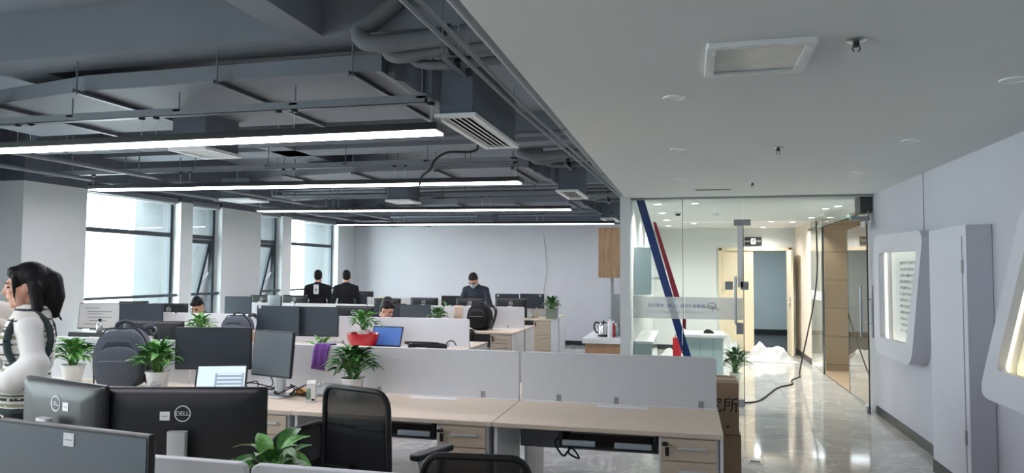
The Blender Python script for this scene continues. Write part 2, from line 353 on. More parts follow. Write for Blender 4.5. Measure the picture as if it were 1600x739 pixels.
# side lobby and back room seen through the glass
S('wall_lobby_shell', MB().box(XR+.15, 8.85, 0, 5, 9.0, 2.7).box(5, 8.85, 0, 5.1, 13.5, 2.7).box(XR+.15, 13.45, 0, 5, 13.55, 2.7).box(XR+.15, 9, 2.6, 5, 13.45, 2.7), 'creamw', 'cream lobby walls beyond the side glass door', 'wall')
S('floor_lobby', MB().box(XR+.02, 9.4, -.1, 5, 13.45, 0), 'floorl', 'tan floor of the side lobby', 'floor')
lw = S('wall_lobby_tiles', MB().box(2.2, 12.84, 0, 5, 13.0, 2.6), 'base', 'brown tiled lobby wall seen past the open glass door', 'wall')
for k in range(7):
    for j in range(2):
        MB().box(2.2+j*1.2, 12.82, k*.46-.36+.004 if k else 0, 2.2+(j+1)*1.2-.006, 12.845, min(2.6, (k+1)*.46-.36)).build('wall_tile', 'tan', lw, world=True, bevel=.003, seg=1)
S('wall_back_room', MB().box(-.2, 20, 0, 2.7, 20.1, 2.7).box(-.3, 15.5, 0, -.2, 20.1, 2.7).box(2.6, 15.5, 0, 2.7, 20.1, 2.7).box(-.2, 15.5, 2.6, 2.6, 20, 2.7), 'teal', 'teal grey walls of the room behind the open door', 'wall')
S('floor_back_room', MB().box(-.2, 15.5, -.1, 2.6, 20, 0), 'base', 'dark floor of the room behind the open door', 'floor')
# ------------------------------------------------------------------ windows
for i, (a, b) in enumerate(WINY):
    xf = XL-.17; wide = b-a > 1.2
    nm = ['window by the near left end, out of view'][0:1]
    t = thing('window_%d' % (i+1), ('wide' if wide else 'narrow')+' dark framed window, '+ORD[i]+' along the left wall counting from behind the camera', 'window', (xf, (a+b)/2, WZ0), kind='structure')
    fm = MB().ring([(a, WZ0), (b, WZ0), (b, WZ1), (a, WZ1)], [(a+.06, WZ0+.06), (b-.06, WZ0+.06), (b-.06, WZ1-.06), (a+.06, WZ1-.06)], 'x', xf-.04, xf+.03)
    fm.build('window_frame', 'frame', t, world=True)
    MB().box(xf-.035, a+.06, 2.1, xf+.03, b-.06, 2.165).build('transom', 'frame', t, world=True)
    MB().box(xf-.004, a+.06, 2.165, xf+.004, b-.06, WZ1-.06).build('pane', 'wglass', t, world=True)
    if wide:
        MB().box(xf-.03, a+.06, .95, xf+.025, b-.06, 1.0).build('transom', 'frame', t, world=True)
        MB().box(xf-.004, a+.06, 1.0, xf+.004, b-.06, 2.1).build('pane', 'wglass', t, world=True)
        MB().box(xf-.004, a+.06, WZ0+.06, xf+.004, b-.06, .95).build('pane', 'wglass', t, world=True)
    else:                                              # awning casement pushed out at the bottom
        c = MB().ring([(a+.07, -1.5), (b-.07, -1.5), (b-.07, 0), (a+.07, 0)], [(a+.13, -1.44), (b-.13, -1.44), (b-.13, -.06), (a+.13, -.06)], 'x', -.02, .02)
        R = Matrix.Rotation(math.radians(14), 3, 'Y'); c.xf(R, (xf, 0, 2.09)); s_ = c.build('casement', 'frame', t, world=True)
        p = MB().box(-.004, a+.13, -1.44, .004, b-.13, -.06); p.xf(R, (xf, 0, 2.09)); p.build('pane', 'wglass', t, world=True)
        MB().tube([(xf, b-.1, 1.55), (xf-.14, b-.1, 1.35)], .008, 6).build('stay_arm', 'steel', t, world=True)
    for q0, q1 in ((a-.01, a+.006), (b-.006, b+.01)): MB().box(XL-.84, q0, WZ0, xf-.045, q1, WZ1).build('outer_reveal', 'reveal', t, world=True)
    MB().tube([(XL-.05, a-.0, 1.2), (XL-.05, b+.0, 1.2)], .022, 8).build('guard_rail', 'frame', t, smooth=True, world=True)
    if i >= 4:
        r = thing('roller_blind', 'rolled-up grey blind over the '+ORD[i-4]+' '+('wide' if wide else 'narrow')+' window by the desks', 'blind', (XL-.08, (a+b)/2, 2.62), group='roller blinds')
        MB().box(XL-.12, a+.02, 2.62, XL-.03, b-.02, 2.71).build('cassette', 'strut', r, world=True, bevel=.01)
        MB().tube([(XL-.09, a+.06, 2.615), (XL-.09, b-.06, 2.615)], .012, 6).build('bottom_bar', 'grille', r, world=True)
# ------------------------------------------------------------------ linear lights with their rails
LY = [4.46, 7.05, 10.2, 13.5, 1.45, -1.55]; LPX = [((-130, 242.5), (690, 208)), ((145, 298), (815, 286)), ((405, 331), (893, 328)), ((528, 352), (960, 350))]
NEAR = ['nearest', 'second', 'third', 'farthest', 'overhead', 'rearmost']
for i, y in enumerate(LY):
    A, B = (at(*LPX[i][0], Y=y), at(*LPX[i][1], Y=y)) if i < 4 else (Vector((-6.65, y, 2.5)), Vector((-1.6, y, 2.5))); L = (B-A).length
    t = thing('linear_light', NEAR[i]+' long glowing ceiling light hung over the desk rows', 'ceiling light', A, group='linear ceiling lights'); t.rotation_euler = (0, -math.atan2(B.z-A.z, B.x-A.x), 0)
    MB().box(0, -.1, .008, L, .1, .055).build('housing', 'blackm', t, bevel=.004)
    n = 4
    for k in range(n): MB().box(L*k/n+(.02 if k == 0 else .003), -.09, 0, L*(k+1)/n-(.02 if k == n-1 else .003), .09, .0085).build('diffuser', 'led', t)
    for k in range(n+1):
        for d in (-.06, .06):
            x = min(max(L*k/n+d, .05), L-.05); MB().tube([(x, -.05, .055), (x, -.05, 2.70-A.z-.02)], .0018, 4).build('hanger_wire', 'grille', t)
    s = thing('strut_channel', 'grey slotted channel above the '+NEAR[i]+' linear light', 'channel', (-4.2, y-.05, 2.69), group='strut channels')
    MB().box(-3.2, -.03, 0, 2.55, .03, .004).box(-3.2, -.03, 0, 2.55, -.026, .055).box(-3.2, .026, 0, 2.55, .03, .055).build('channel', 'strut', s)
    for k in range(7):
        x = -3.0+k*.92; zt_ = (2.865 if i in (0, 2, 3) and -6.2 < x-4.2 < -1.95 else ZS)-2.69; MB().tube([(x, 0, .04), (x, 0, zt_)], .005, 6).box(x-.03, -.03, .03, x+.03, .03, .045).build('threaded_rod', 'pipe', s)
    for k in range(n+1):
        for d in (-.06, .06):
            x = A.x+4.2+min(max(L*k/n+d, .05), L-.05); MB().lathe([(.012, -.012), (.022, -.008), (.022, 0), (.012, .012)], (x, 0, -.002), 10).build('cable_gland', 'blackm', s)
# ------------------------------------------------------------------ air handling in three bays
BAY = [0, 4.45, 9.0]
for k, dy in enumerate(BAY):
    nn = ('nearest', 'middle', 'farthest')[k]
    t = thing('air_duct', nn+' wide flat grey air duct under the ceiling beams', 'duct', (-3.5, 5+dy, 2.9), group='flat air ducts')
    po = [(-1.93, 4.32+dy), (-1.93, 5.78+dy), (-6.2, 5.78+dy), (-6.2, 4.75+dy), (-5.25, 4.56+dy), (-4.29, 4.36+dy)]
    MB().prism(po, 'z', 2.9, 3.02).build('duct_body', 'duct', t, world=True, bevel=.006, seg=1)
    for x in (-5.3, -4.29, -3.13, -2.12):
        h = MB().box(x-.02, 4.27+dy, 2.865, x+.02, 5.84+dy, 2.872).box(x-.02, 4.27+dy, 2.865, x-.015, 5.84+dy, 2.9).build('hanger_bar', 'strut', t, world=True)
        for yy in (4.29, 5.82): MB().tube([(x, yy+dy, 2.86), (x, yy+dy, ZS if x != -2.12 else 3.1 if yy < 4.5 else ZS)], .006, 6).build('hanger_rod', 'pipe', h, world=True)
    MB().box(-1.97, 4.30+dy, 2.89, -1.92, 5.80+dy, 3.03).build('flange', 'strut', t, world=True)
    # plenum with slatted supply grille and wrinkled canvas connector
    y0, y1 = 4.44+dy, 5.65+dy
    if k: y0 += .02; y1 -= .22
    if k == 2: y0 += .22; y1 += .22
    b = thing('supply_air_box', nn+' dark box with slatted white air outlet beside the corridor ceiling', 'air outlet', (-1.46, (y0+y1)/2, 2.6), group='supply air boxes')
    MB().box(-1.575, y0+.01, 2.62, -1.345, y1-.01, 3.0).build('plenum', 'dark', b, world=True, bevel=.004, seg=1)
    MB().ring([(-1.60, y0-.02), (-1.32, y0-.02), (-1.32, y1+.02), (-1.60, y1+.02)], [(-1.565, y0+.03), (-1.355, y0+.03), (-1.355, y1-.03), (-1.565, y1-.03)], 'z', 2.595, 2.62).build('grille_frame', 'grille', b, world=True)
    MB().box(-1.56, y0+.03, 2.619, -1.36, y1-.03, 2.6205).build('shadow_gap', 'darkgap', b, world=True)
    for j in range(5):
        x = -1.54+j*.04; c = MB().box(-.018, y0+.03, -.002, .014, y1-.03, .002); c.xf(Matrix.Rotation(.45, 3, 'Y'), (x, 0, 2.607)); c.build('slat', 'grille', b, world=True)
    rings = []
    for q in range(9):
        u = q/8; x = -1.95+u*.38; w = .012*math.sin(q*2.4)
        yy0 = (4.36+dy)*(1-u)+y0*u+w; yy1 = (5.74+dy)*(1-u)+y1*u-w; z0 = 2.91*(1-u)+2.70*u+w; z1 = 3.01*(1-u)+2.98*u
        rings.append([(x, yy0, z0), (x, (yy0+yy1)/2, z0-.02-w), (x, yy1, z0), (x, yy1, z1), (x, (yy0+yy1)/2, z1+.01), (x, yy0, z1)])
    MB().loft(rings).build('canvas_connector', 'canvas', b, world=True, smooth=True)
    for j, (x0, x1, ya) in enumerate(((-4.17, -3.85, 5.15+dy), (-6.45, -6.0, 4.55+dy))):
        r = thing('return_air_box', nn+' dark return box with pale grille, '+('above the middle of the desks' if j == 0 else 'close to the window wall'), 'air intake', ((x0+x1)/2, ya+.2, 2.58), group='return air boxes')
        MB().box(x0, ya, 2.61, x1, ya+.45, 2.9).build('box', 'dark', r, world=True, bevel=.004, seg=1)
        MB().ring(rrect(x0-.025, ya-.025, x1+.025, ya+.475, .01, 2), rrect(x0+.03, ya+.03, x1-.03, ya+.42, .01, 2), 'z', 2.585, 2.61).build('grille_frame', 'grille', r, world=True)
        MB().box(x0+.03, ya+.03, 2.605, x1-.03, ya+.42, 2.608).build('core', 'grille', r, world=True)
        for q in range(6): MB().box(x0+.03, ya+.07+q*.06, 2.59, x1-.03, ya+.078+q*.06, 2.606).build('slat', 'grille', r, world=True)
    w = thing('water_pipe', nn+' thin grey pipe running across under the ceiling', 'pipe', (-3.8, 6.1+dy, 2.8), group='cross pipes')
    MB().tube([(-6.6, 6.1+dy, 3.0), (-6.6, 6.1+dy, 2.83), (-6.57, 6.1+dy, 2.8), (-1.0, 6.1+dy, 2.8)], .021, 10).build('pipe_run', 'pipe', w, smooth=True, world=True)
    for x in (-6.2, -4.6, -3.3, -2.2): MB().tube([(x, 6.1+dy, 2.8), (x, 6.1+dy, ZS)], .009, 6).tube([(x-.012, 6.1+dy, 2.8), (x+.012, 6.1+dy, 2.8)], .028, 10).build('pipe_hanger', 'pipe', w, world=True)
    v = thing('water_pipe', nn+' grey pipe running across behind the flat duct', 'pipe', (-3.8, 6.9+dy, 2.95), group='cross pipes')
    MB().tube([(-6.9, 6.9+dy, 2.95), (-1.0, 6.9+dy, 2.95)], .03, 10).build('pipe_run', 'pipe', v, smooth=True, world=True)
    for x in (-5.9, -4.1, -2.4): MB().tube([(x, 6.9+dy, 2.95), (x, 6.9+dy, ZS)], .009, 6).build('pipe_hanger', 'pipe', v, world=True)
    for j, (r, pts) in enumerate(((.055, [(-1.7, 4.1, 3.44), (-1.74, 4.1, 3.27), (-1.87, 4.1, 3.17), (-1.97, 4.09, 3.1), (-1.94, 4.07, 3.02), (-1.82, 4.07, 2.99), (-1.6, 4.08, 3.0), (-1.2, 4.08, 3.02), (XE, 4.08, 3.03)]),
                                  (.04, [(-1.86, 4.23, 3.05), (-1.83, 4.22, 2.97), (-1.72, 4.2, 2.94), (-1.5, 4.2, 2.97), (-1.2, 4.2, 2.98), (XE, 4.2, 2.98)]),
                                  (.028, [(-1.72, 4.27, 3.03), (-1.68, 4.29, 2.93), (-1.5, 4.3, 2.9), (-1.2, 4.3, 2.91), (XE, 4.3, 2.91)]))):
        p = thing('insulated_pipe', ('thick', 'medium', 'slim')[j]+' insulated pipe curving towards the corridor ceiling, '+nn+' cluster', 'pipe', (pts[3][0], pts[3][1]+dy, pts[3][2]), group='insulated pipes')
        MB().tube(spline([(x if k < 2 or x < -.8 else -.82, y+dy, min(z, 3.035) if k == 1 and j == 0 else z) for x, y, z in pts]), r, 14).build('pipe_run', 'insul', p, smooth=True, world=True)
        MB().tube([(-1.42, pts[-1][1]+dy, pts[-1][2]-.005), (-1.38, pts[-1][1]+dy, pts[-1][2]-.005)], r+.006, 14).build('clamp', 'blackm', p, world=True, smooth=True)
    bt = thing('clamp_rail', 'short slotted bracket under the insulated pipes, '+nn+' cluster', 'bracket', (-1.4, 4.2+dy, 2.86), group='pipe brackets')
    MB().box(-1.42, 4.0+dy, 2.855, -1.38, 4.44+dy, 2.865).box(-1.42, 4.0+dy, 2.855, -1.416, 4.44+dy, 2.885).build('rail', 'strut', bt, world=True)
    for yy in (4.0, 4.44): MB().tube([(-1.4, yy+dy, 2.86), (-1.4, yy+dy, ZS)], .006, 6).build('rod', 'pipe', bt, world=True)
for i, (x0, x1, z, r) in enumerate(((-1.17, -1.0, 2.75, .013), (-1.12, -.96, 2.765, .013))):
    t = thing('conduit', ('lower', 'upper')[i]+' of two slim conduits running in depth beside the corridor ceiling', 'conduit', (x0, 5, z), group='paired conduits')
    MB().tube([(x0, -3.9, z), (x0, 5, z), (x1, 11, z), (x1-.02, 15.7, z)], r, 8).build('tube', 'strut', t, smooth=True, world=True)
    for y in (1.2, 3.6, 6.2, 9.4, 12.5): MB().tube([(x0 if y < 6 else x1-.06, y, z), (x0 if y < 6 else x1-.06, y, ZS)], .005, 6).build('rod', 'pipe', t, world=True)
t = thing('edge_pipe', 'grey round pipe along the edge of the white corridor ceiling', 'pipe', (XE-.03, 2.5, ZC+.03))
MB().tube([(XE-.034, -3.9, ZC+.035), (XE-.034, 8.85, ZC+.035)], .03, 12).build('tube', 'strut', t, smooth=True, world=True)
for y in (2.0, 4.6, 6.8): MB().tube([(XE-.034, y, ZC+.035), (XE-.034, y+.05, ZC+.035)], .034, 12).build('coupling', 'pipe', t, smooth=True, world=True)
for i, (x, z) in enumerate(((-6.62, 2.62), (-5.75, 2.62))):
    t = thing('fire_pipe', ('outer', 'inner')[i]+' grey pipe running in depth above the window side desks', 'pipe', (x, 5, z), group='fire pipes')
    MB().tube([(x, -3.9, z), (x, 15.7, z)], .022, 10).build('tube', 'strut', t, smooth=True, world=True)
    for y in (2.5, 6.6, 8.35, 11.2, 15.2): MB().tube([(x, y, z), (x, y, ZS)], .007, 6).build('rod', 'pipe', t, world=True)
for i, (pp) in enumerate(([at(655, 290, Y=6.85), at(660, 275, Y=6.85), at(672, 265, Y=6.8), at(680, 250, Y=6.8), at(700, 238, Y=6.8), at(740, 236, Y=6.8)],)):
    pp = [Vector((pp[0].x, pp[0].y, ZS))]*(i == 1)+pp+[Vector((pp[-1].x+.05, pp[-1].y, 2.9)), Vector((pp[-1].x+.06, pp[-1].y, ZS))]
    tag(MB().tube(spline(pp), .012, 8).build('loose_cable', 'cable', smooth=True), 'black loose cable drooping above the second ceiling light, '+('right end' if i == 0 else 'left part'), 'cable', 'ceiling cables')
# ------------------------------------------------------------------ corridor ceiling fittings
def downlight(x, y, z, label, lit, r=.062, grp='downlights'):
    t = thing('downlight', label, 'downlight', (x, y, z), group=grp)
    MB().lathe([(r, 0), (r, -.004), (r*.97, -.007), (r*.78, -.007), (r*.74, -.002), (r*.74, 0)], (0, 0, 0), 24).build('trim_ring', 'grille', t, smooth=True)
    MB().lathe([(r*.76, -.0025), (r*.6, -.0045), (.004, -.0055)], (0, 0, 0), 24).build('lens', 'spot' if lit else 'off', t, smooth=True)
    if lit:
        l = bpy.data.lights.new('downlight_beam', 'SPOT'); l.energy = lit; l.spot_size = 2.7; l.spot_blend = .9; l.shadow_soft_size = .05; l.color = (1, .97, .92)
        o = bpy.data.objects.new('downlight_beam', l); COL.objects.link(o); o.parent = t; o.location = (0, 0, -.02)
for i, y in enumerate((3.85, 5.49, 7.25, 8.85)): downlight(-.06, y, ZC, 'unlit round downlight in the left line of the corridor ceiling, '+('nearest', 'second', 'third', 'farthest')[i], 0)
for i, y in enumerate((3.83, 5.45, 7.1, 8.75)): downlight(1.5, y, ZC, 'unlit round downlight in the right line of the corridor ceiling, '+('nearest', 'second', 'third', 'farthest')[i], 0)
for i, y in enumerate((3.04, 5.56, 7.7)):
    t = thing('sprinkler', NEAR[i] + ' dark sprinkler head in the middle of the corridor ceiling', 'sprinkler', (.65, y, ZC), group='sprinklers')
    MB().lathe([(.04, 0), (.04, -.004), (.018, -.012), (.012, -.012)], (0, 0, 0), 18).build('escutcheon', 'chrome', t, smooth=True)
    MB().lathe([(.012, -.012), (.012, -.024), (.007, -.03)], (0, 0, 0), 12).build('body', 'blackm', t, smooth=True)
    for s_ in (-1, 1): MB().tube([(s_*.011, 0, -.024), (s_*.014, 0, -.038), (s_*.004, 0, -.05)], .0025, 6).build('frame_arm', 'blackm', t)
    MB().lathe([(.004, -.048), (.02, -.052), (.02, -.0535), (.003, -.0545)], (0, 0, 0), 14).build('deflector', 'steel', t, smooth=True)
t = thing('access_panel', 'square ceiling panel wrapped in clear plastic film', 'ceiling panel', (.29, 3.18, ZC))
MB().ring(rrect(-.21, -.23, .21, .23, .01, 2), rrect(-.17, -.19, .17, .19, .01, 2), 'z', -.022, 0).build('frame', 'grille', t, bevel=.004)
MB().box(-.17, -.19, -.012, .17, .19, -.001).build('panel', mat('grey_gloss_panel', '9a9c9b', .18, var=.15, scale=5), t)
g = MB(); n = 12; V = []
for i in range(n+1):
    for j in range(n+1):
        x, y = -.215+.43*i/n, -.235+.47*j/n; e = min(i, j, n-i, n-j)
        V.append((x, y, -.026-.006*math.sin(i*1.9+j*1.1)*(e > 0)-(.004 if e == 0 else 0)*math.sin(i*2.3+j*3.1)))
g.add(V, [(i*(n+1)+j, (i+1)*(n+1)+j, (i+1)*(n+1)+j+1, i*(n+1)+j+1) for i in range(n) for j in range(n)]); g.build('plastic_film', 'film', t, smooth=True)
t = thing('ceiling_vent', 'dark ceiling vent cut by the top edge of the photo', 'vent', (.27, 2.22, ZC))
MB().ring(rrect(-.2, -.2, .2, .2, .01, 2), rrect(-.16, -.16, .16, .16, .01, 2), 'z', -.015, 0).build('frame', 'grille', t); MB().box(-.16, -.16, -.004, .16, .16, 0).build('core', 'darkgap', t)
t = thing('slot_vent', 'small black slotted vent by the glass entrance', 'vent', (.28, 8.25, ZC))
MB().ring(rrect(-.21, -.09, .21, .09, .005, 2), rrect(-.18, -.06, .18, .06, .005, 2), 'z', -.008, 0).build('frame', 'ceilw', t); MB().box(-.18, -.06, -.003, .18, .06, 0).build('core', 'darkgap', t)
for q in range(12): MB().box(-.165+q*.03, -.06, -.007, -.158+q*.03, .06, -.003).build('slat', 'blackm', t)
# ------------------------------------------------------------------ right wall: plaques and cabinet
def plaque(label, outer, inner, led, lit, rows, name='light_box_sign'):
    yc = sum(p[0] for p in outer)/4
    t = thing(name, label, 'sign', (XR, yc, min(p[1] for p in outer)))
    O, I = rpoly(outer, .16), rpoly(inner, .07)
    MB().ring(O, I, 'x', XR-.15, XR-.1).build('frame', 'wallr', t, world=True, smooth=True)
    cy = sum(p[0] for p in I)/len(I); cz = sum(p[1] for p in I)/len(I)
    def grow(k): return [(cy+(p[0]-cy)*k, cz+(p[1]-cz)*k) for p in I]
    MB().ring(O, grow(1.09), 'x', XR-.1, XR-.001).build('frame_side', 'wallr', t, world=True, smooth=True)
    MB().prism(grow(1.085), 'x', XR-.012, XR-.002).build('panel', 'plate', t, world=True)
    MB().ring(grow(1.085), grow(1.07), 'x', XR-.075, XR-.06).build('led_strip', led, t, world=True)
    if rows:
        g = MB(); random.seed(3)
        for r in range(rows):
            z = 1.70-r*.061; y = 8.02; n = 15 if r < rows-1 else 6
            for c in range(n):
                y = 8.02-c*.038
                if random.random() < .06: continue
                for s_ in range(4):
                    if random.random() < .5: zz = z+random.uniform(-.014, .014); g.box(XR-.0135, y-.013, zz-.002, XR-.012, y+.013, zz+.002)
                    else: yy = y+random.uniform(-.012, .012); g.box(XR-.0135, yy-.002, z-.014, XR-.012, yy+.002, z+.014)
        g.build('lettering', 'greyink', t, world=True)['kind'] = 'stuff'
    return t
plaque('white rounded light box with grey lines of text on the corridor wall', [(8.5, .76), (7.22, .76), (6.8, 1.97), (8.5, 2.0)], [(8.29, .93), (7.36, .95), (6.99, 1.80), (8.29, 1.81)], 'ledstrip', 1, 12)
plaque('white rounded light box with warm glow cut by the right edge', [(5.66, .76), (3.7, .76), (3.7, 2.02), (4.92, 2.02)], [(5.36, .97), (3.9, .97), (3.9, 1.82), (4.86, 1.82)], 'ledwarm', 1, 0)
t = thing('wall_cabinet', 'shallow white wall cabinet with a tall door in the corridor', 'cabinet', (2.0, 6.17, 0))
MB().box(1.93, 5.77, .1, 2.098, 6.58, 1.95).build('body', 'wallr', t, world=True, bevel=.004)
MB().box(1.922, 5.84, .17, 1.93, 6.53, 1.87).build('door', 'wallr', t, world=True, bevel=.002)
for z in (.38, 1.6): MB().box(1.916, 5.825, z, 1.93, 5.845, z+.1).build('hinge', 'steel', t, world=True, bevel=.002)
MB().box(1.925, 5.765, 0, 2.098, 6.58, .1).build('plinth', 'base', t, world=True)
# ------------------------------------------------------------------ glass entrance
GY = 9.1
t = thing('glass_partition', 'clear frameless glass entrance front with frosted band', 'glass partition', (.7, GY, 0))
MB().box(-.68, GY-.006, 0, -.055, GY+.006, ZC).build('pane', 'glass', t, world=True)
MB().box(-.05, GY-.006, 2.22, .655, GY+.006, ZC).build('transom_pane', 'glass', t, world=True)
MB().box(.66, GY-.006, 2.22, XR, GY+.006, ZC).build('transom_pane', 'glass', t, world=True)
MB().box(-.68, GY-.02, ZC-.012, XR, GY+.02, ZC).build('head_channel', 'strut', t, world=True)
MB().box(-.68, GY-.02, 0, -.05, GY+.02, .02).build('floor_channel', 'steel', t, world=True)
MB().box(-.056, GY-.007, 0, -.05, GY+.007, ZC).build('joint', 'edge', t, world=True)
zb0, zb1 = at(1060, 498, Y=GY).z, at(1060, 464, Y=GY).z
MB().box(-.66, GY-.0075, zb0, -.058, GY-.0065, zb1).build('frosted_band', 'frost', t, world=True)
def px_poly(pts, y): return [(lambda p: (p.x, p.z))(at(a, b, Y=y)) for a, b in pts]
MB().prism(px_poly([(994, 313), (1007, 313), (1066, 512), (1066, 553)], GY), 'y', GY+.0065, GY+.0075).build('blue_stripe', 'blue', t, world=True)
MB().prism(px_poly([(1020, 347), (1025, 347), (1062, 464), (1053, 464)], GY), 'y', GY+.0065, GY+.0075).build('red_stripe', 'redv', t, world=True)
zt = at(1060, 478, Y=GY).z
m1 = textmesh('拓维电子科技（上海）有限公司', .088, 'inkblue'); m2 = textmesh('Electronic Technology (Shanghai) Co., Ltd.', .036, 'greyink')
x0, x1 = at(1012, 478, Y=GY).x, at(1102, 478, Y=GY).x
d = thing('glass_door', 'clear glass entrance door leaf standing closed with pull handle', 'door', (.3, GY, 0)); d.name = 'door_1'; d['kind'] = 'structure'
MB().box(-.045, GY-.006, .012, .65, GY+.006, 2.2).build('pane', 'glass', d, world=True)
MB().box(.65, GY-.0065, .012, .658, GY+.0065, 2.2).build('glass_edge', 'edge', d, world=True)
MB().box(-.04, GY-.0075, zb0, .645, GY-.0065, zb1).build('frosted_band', 'frost', d, world=True)
MB().prism(px_poly([(1066.5, 513), (1081, 560), (1081, 598), (1066.5, 553)], GY), 'y', GY+.0065, GY+.0075).build('blue_stripe', 'blue', d, world=True)
MB().prism(px_poly([(1066.5, 498), (1072, 498), (1072, 515), (1066.5, 512)], GY), 'y', GY+.0065, GY+.0075).build('red_stripe', 'redv', d, world=True)
for me, z, sc in ((m1, zt, 1), (m2, zt-.075, 1)):
    w = max(v.co.x for v in me.vertices)-min(v.co.x for v in me.vertices); k = (x1-x0)/w*(.98 if me is m1 else .95)
    o = inst('lettering', me, d); o.matrix_parent_inverse = Matrix.Translation((-d.location.x, -d.location.y, 0)); o.location = ((x0+x1)/2, GY-.009, z); o.rotation_euler = (PI/2, 0, PI); o.scale = (k, k, 1)
lg = at(1112, 479, Y=GY)
MB().tube([(lg.x+.05*math.cos(a), GY-.009, lg.z+.035*math.sin(a)+.01) for a in [q*PI/6 for q in range(13)]], .006, 6).tube([(lg.x-.08, GY-.009, lg.z-.02), (lg.x, GY-.009, lg.z+.01), (lg.x+.09, GY-.009, lg.z-.04)], .005, 6).tube([(lg.x+.01, GY-.009, lg.z), (lg.x+.01, GY-.009, lg.z-.06)], .005, 6).build('emblem', 'greyink', d, world=True)
for yy in (-.045, .045):
    h = MB().tube([(.56, GY+yy, at(1148, 505, Y=GY).z), (.56, GY+yy, at(1148, 432, Y=GY).z)], .013, 10)
    h.tube([(.56, GY, .98), (.56, GY+yy, .98)], .009, 8).tube([(.56, GY, 1.42), (.56, GY+yy, 1.42)], .009, 8); h.build('pull_handle', 'steel', d, world=True, smooth=True)
MB().box(.545, GY-.022, 2.16, .74, GY+.022, 2.235).build('patch_fitting', 'steel', d, world=True, bevel=.003)
MB().box(.50, GY-.02, .0, .65, GY+.02, .09).build('floor_patch', 'steel', d, world=True, bevel=.003)
MB().box(.565, GY-.025, .86, .645, GY-.008, 1.0).build('door_lock', 'steel', d, world=True, bevel=.004)
MB().box(.585, GY-.012, 1.42, .65, GY-.007, 2.16).build('white_film_strip', 'grille', d, world=True)
for q in (.44, .62): MB().box(q, GY-.012, 1.39, q+.09, GY-.008, 1.49).build('steel_plate', 'steel', d, world=True)
# right leaf, swung open against the side wall
A, B = Vector((2.0, 9.0, 0)), Vector((2.085, 10.45, 0)); an = math.atan2(B.y-A.y, B.x-A.x)
d = thing('door_2', 'clear glass entrance door leaf swung open beside the corridor wall', 'door', A, an, kind='structure'); LL = (B-A).length
MB().box(.006, -.006, .012, LL-.006, .006, 2.17).build('pane', 'glass', d)
MB().box(0, -.0065, .012, .008, .0065, 2.17).box(LL-.008, -.0065, .012, LL, .0065, 2.17).build('glass_edge', 'edge', d)
for yy in (-.06, .06):
    h = MB().tube([(.1, yy, .86), (.1, yy, 1.45)], .014, 10).tube([(.1, 0, 1.02), (.1, yy, 1.02)], .009, 8).tube([(.1, 0, 1.30), (.1, yy, 1.30)], .009, 8); h.build('pull_handle', 'steel', d, smooth=True)
MB().box(.0, -.02, 2.14, .28, .02, 2.2).build('patch_fitting', 'steel', d, bevel=.003); MB().box(.05, -.02, 0, .25, .02, .08).build('floor_patch', 'steel', d, bevel=.003)
t = thing('glass_screen', 'clear glass side screen with dark rail beyond the entrance', 'glass partition', (2.1, 12, 0))
MB().box(2.09, 12.36, .01, 2.102, 13.5, 2.3).build('pane', 'glass', t, world=True)
MB().box(2.088, 12.352, .01, 2.104, 12.362, 2.3).box(2.086, 12.35, 0, 2.106, 12.39, 2.3).build('glass_edge', 'edge', t, world=True)
MB().box(2.07, 9.15, 2.33, 2.11, 13.55, 2.37).build('rail', 'edge', t, world=True)
MB().box(2.09, 9.4, 2.37, 2.102, 13.5, 2.49).build('transom_pane', 'glass', t, world=True)
MB().box(2.087, 12.45, 1.15, 2.0895, 13.45, 1.3).build('frosted_band', 'frost', t, world=True)
t = thing('door_operator', 'black door closer box above the open glass door', 'door closer', (2.03, 9.2, 2.3))
MB().box(1.965, 9.13, 2.30, 2.085, 9.42, 2.485).build('housing', 'blackm', t, world=True, bevel=.004)
MB().box(1.86, 9.125, 2.21, 2.06, 9.16, 2.26).box(2.04, 9.125, 2.21, 2.06, 9.16, 2.32).build('arm_bracket', 'steel', t, world=True, bevel=.002)
# ------------------------------------------------------------------ reception behind the glass
for i, (px, py) in enumerate(((1028, 319), (1035, 333), (1042, 344), (1044, 353), (1084, 349), (1085, 314), (1205, 346), (1192, 355), (1238, 347), (1290, 326), (1310, 322), (1280, 340))):
    p = at(px, py, Z=2.485); p.y = max(9.35, min(14.95, p.y)); p.x = max(-.5, min(1.95, p.x))
    if i == 5: p = Vector((.1, 9.6, 2.485))
    downlight(p.x, p.y, 2.489, 'lit round downlight in the reception ceiling, '+['first in the left line', 'second in the left line', 'third in the left line', 'last in the left line', 'near the bright wall patch', 'just behind the glass', 'above the exit sign', 'farthest beyond the exit sign', 'by the cream side wall', 'nearest on the right side', 'second on the right side', 'third on the right side'][i], 40, grp='reception downlights')
t = thing('smoke_detector', 'round white smoke detector on the reception ceiling', 'detector', (at(1117, 336, Z=2.485).x, 11.4, 2.489))
MB().lathe([(.06, 0), (.06, -.02), (.04, -.04), (.01, -.045)], (0, 0, 0), 18).build('cover', 'grille', t, smooth=True); MB().lathe([(.05, -.02), (.052, -.028), (.046, -.03)], (0, 0, 0), 18).build('slot_ring', 'steel', t, smooth=True)
t = thing('dome_camera', 'small black dome camera on the reception ceiling', 'camera', (-.13, 11.0, 2.489))
MB().lathe([(.05, 0), (.05, -.02), (.045, -.025)], (0, 0, 0), 16).build('mount', 'grille', t, smooth=True); MB().lathe([(.042, -.022), (.035, -.045), (.015, -.06), (.002, -.063)], (0, 0, 0), 16).build('dome', 'blackm', t, smooth=True)
d = thing('door_3', 'cream double door in the reception, right leaf open', 'door', (1.33, 15.4, 0), kind='structure')
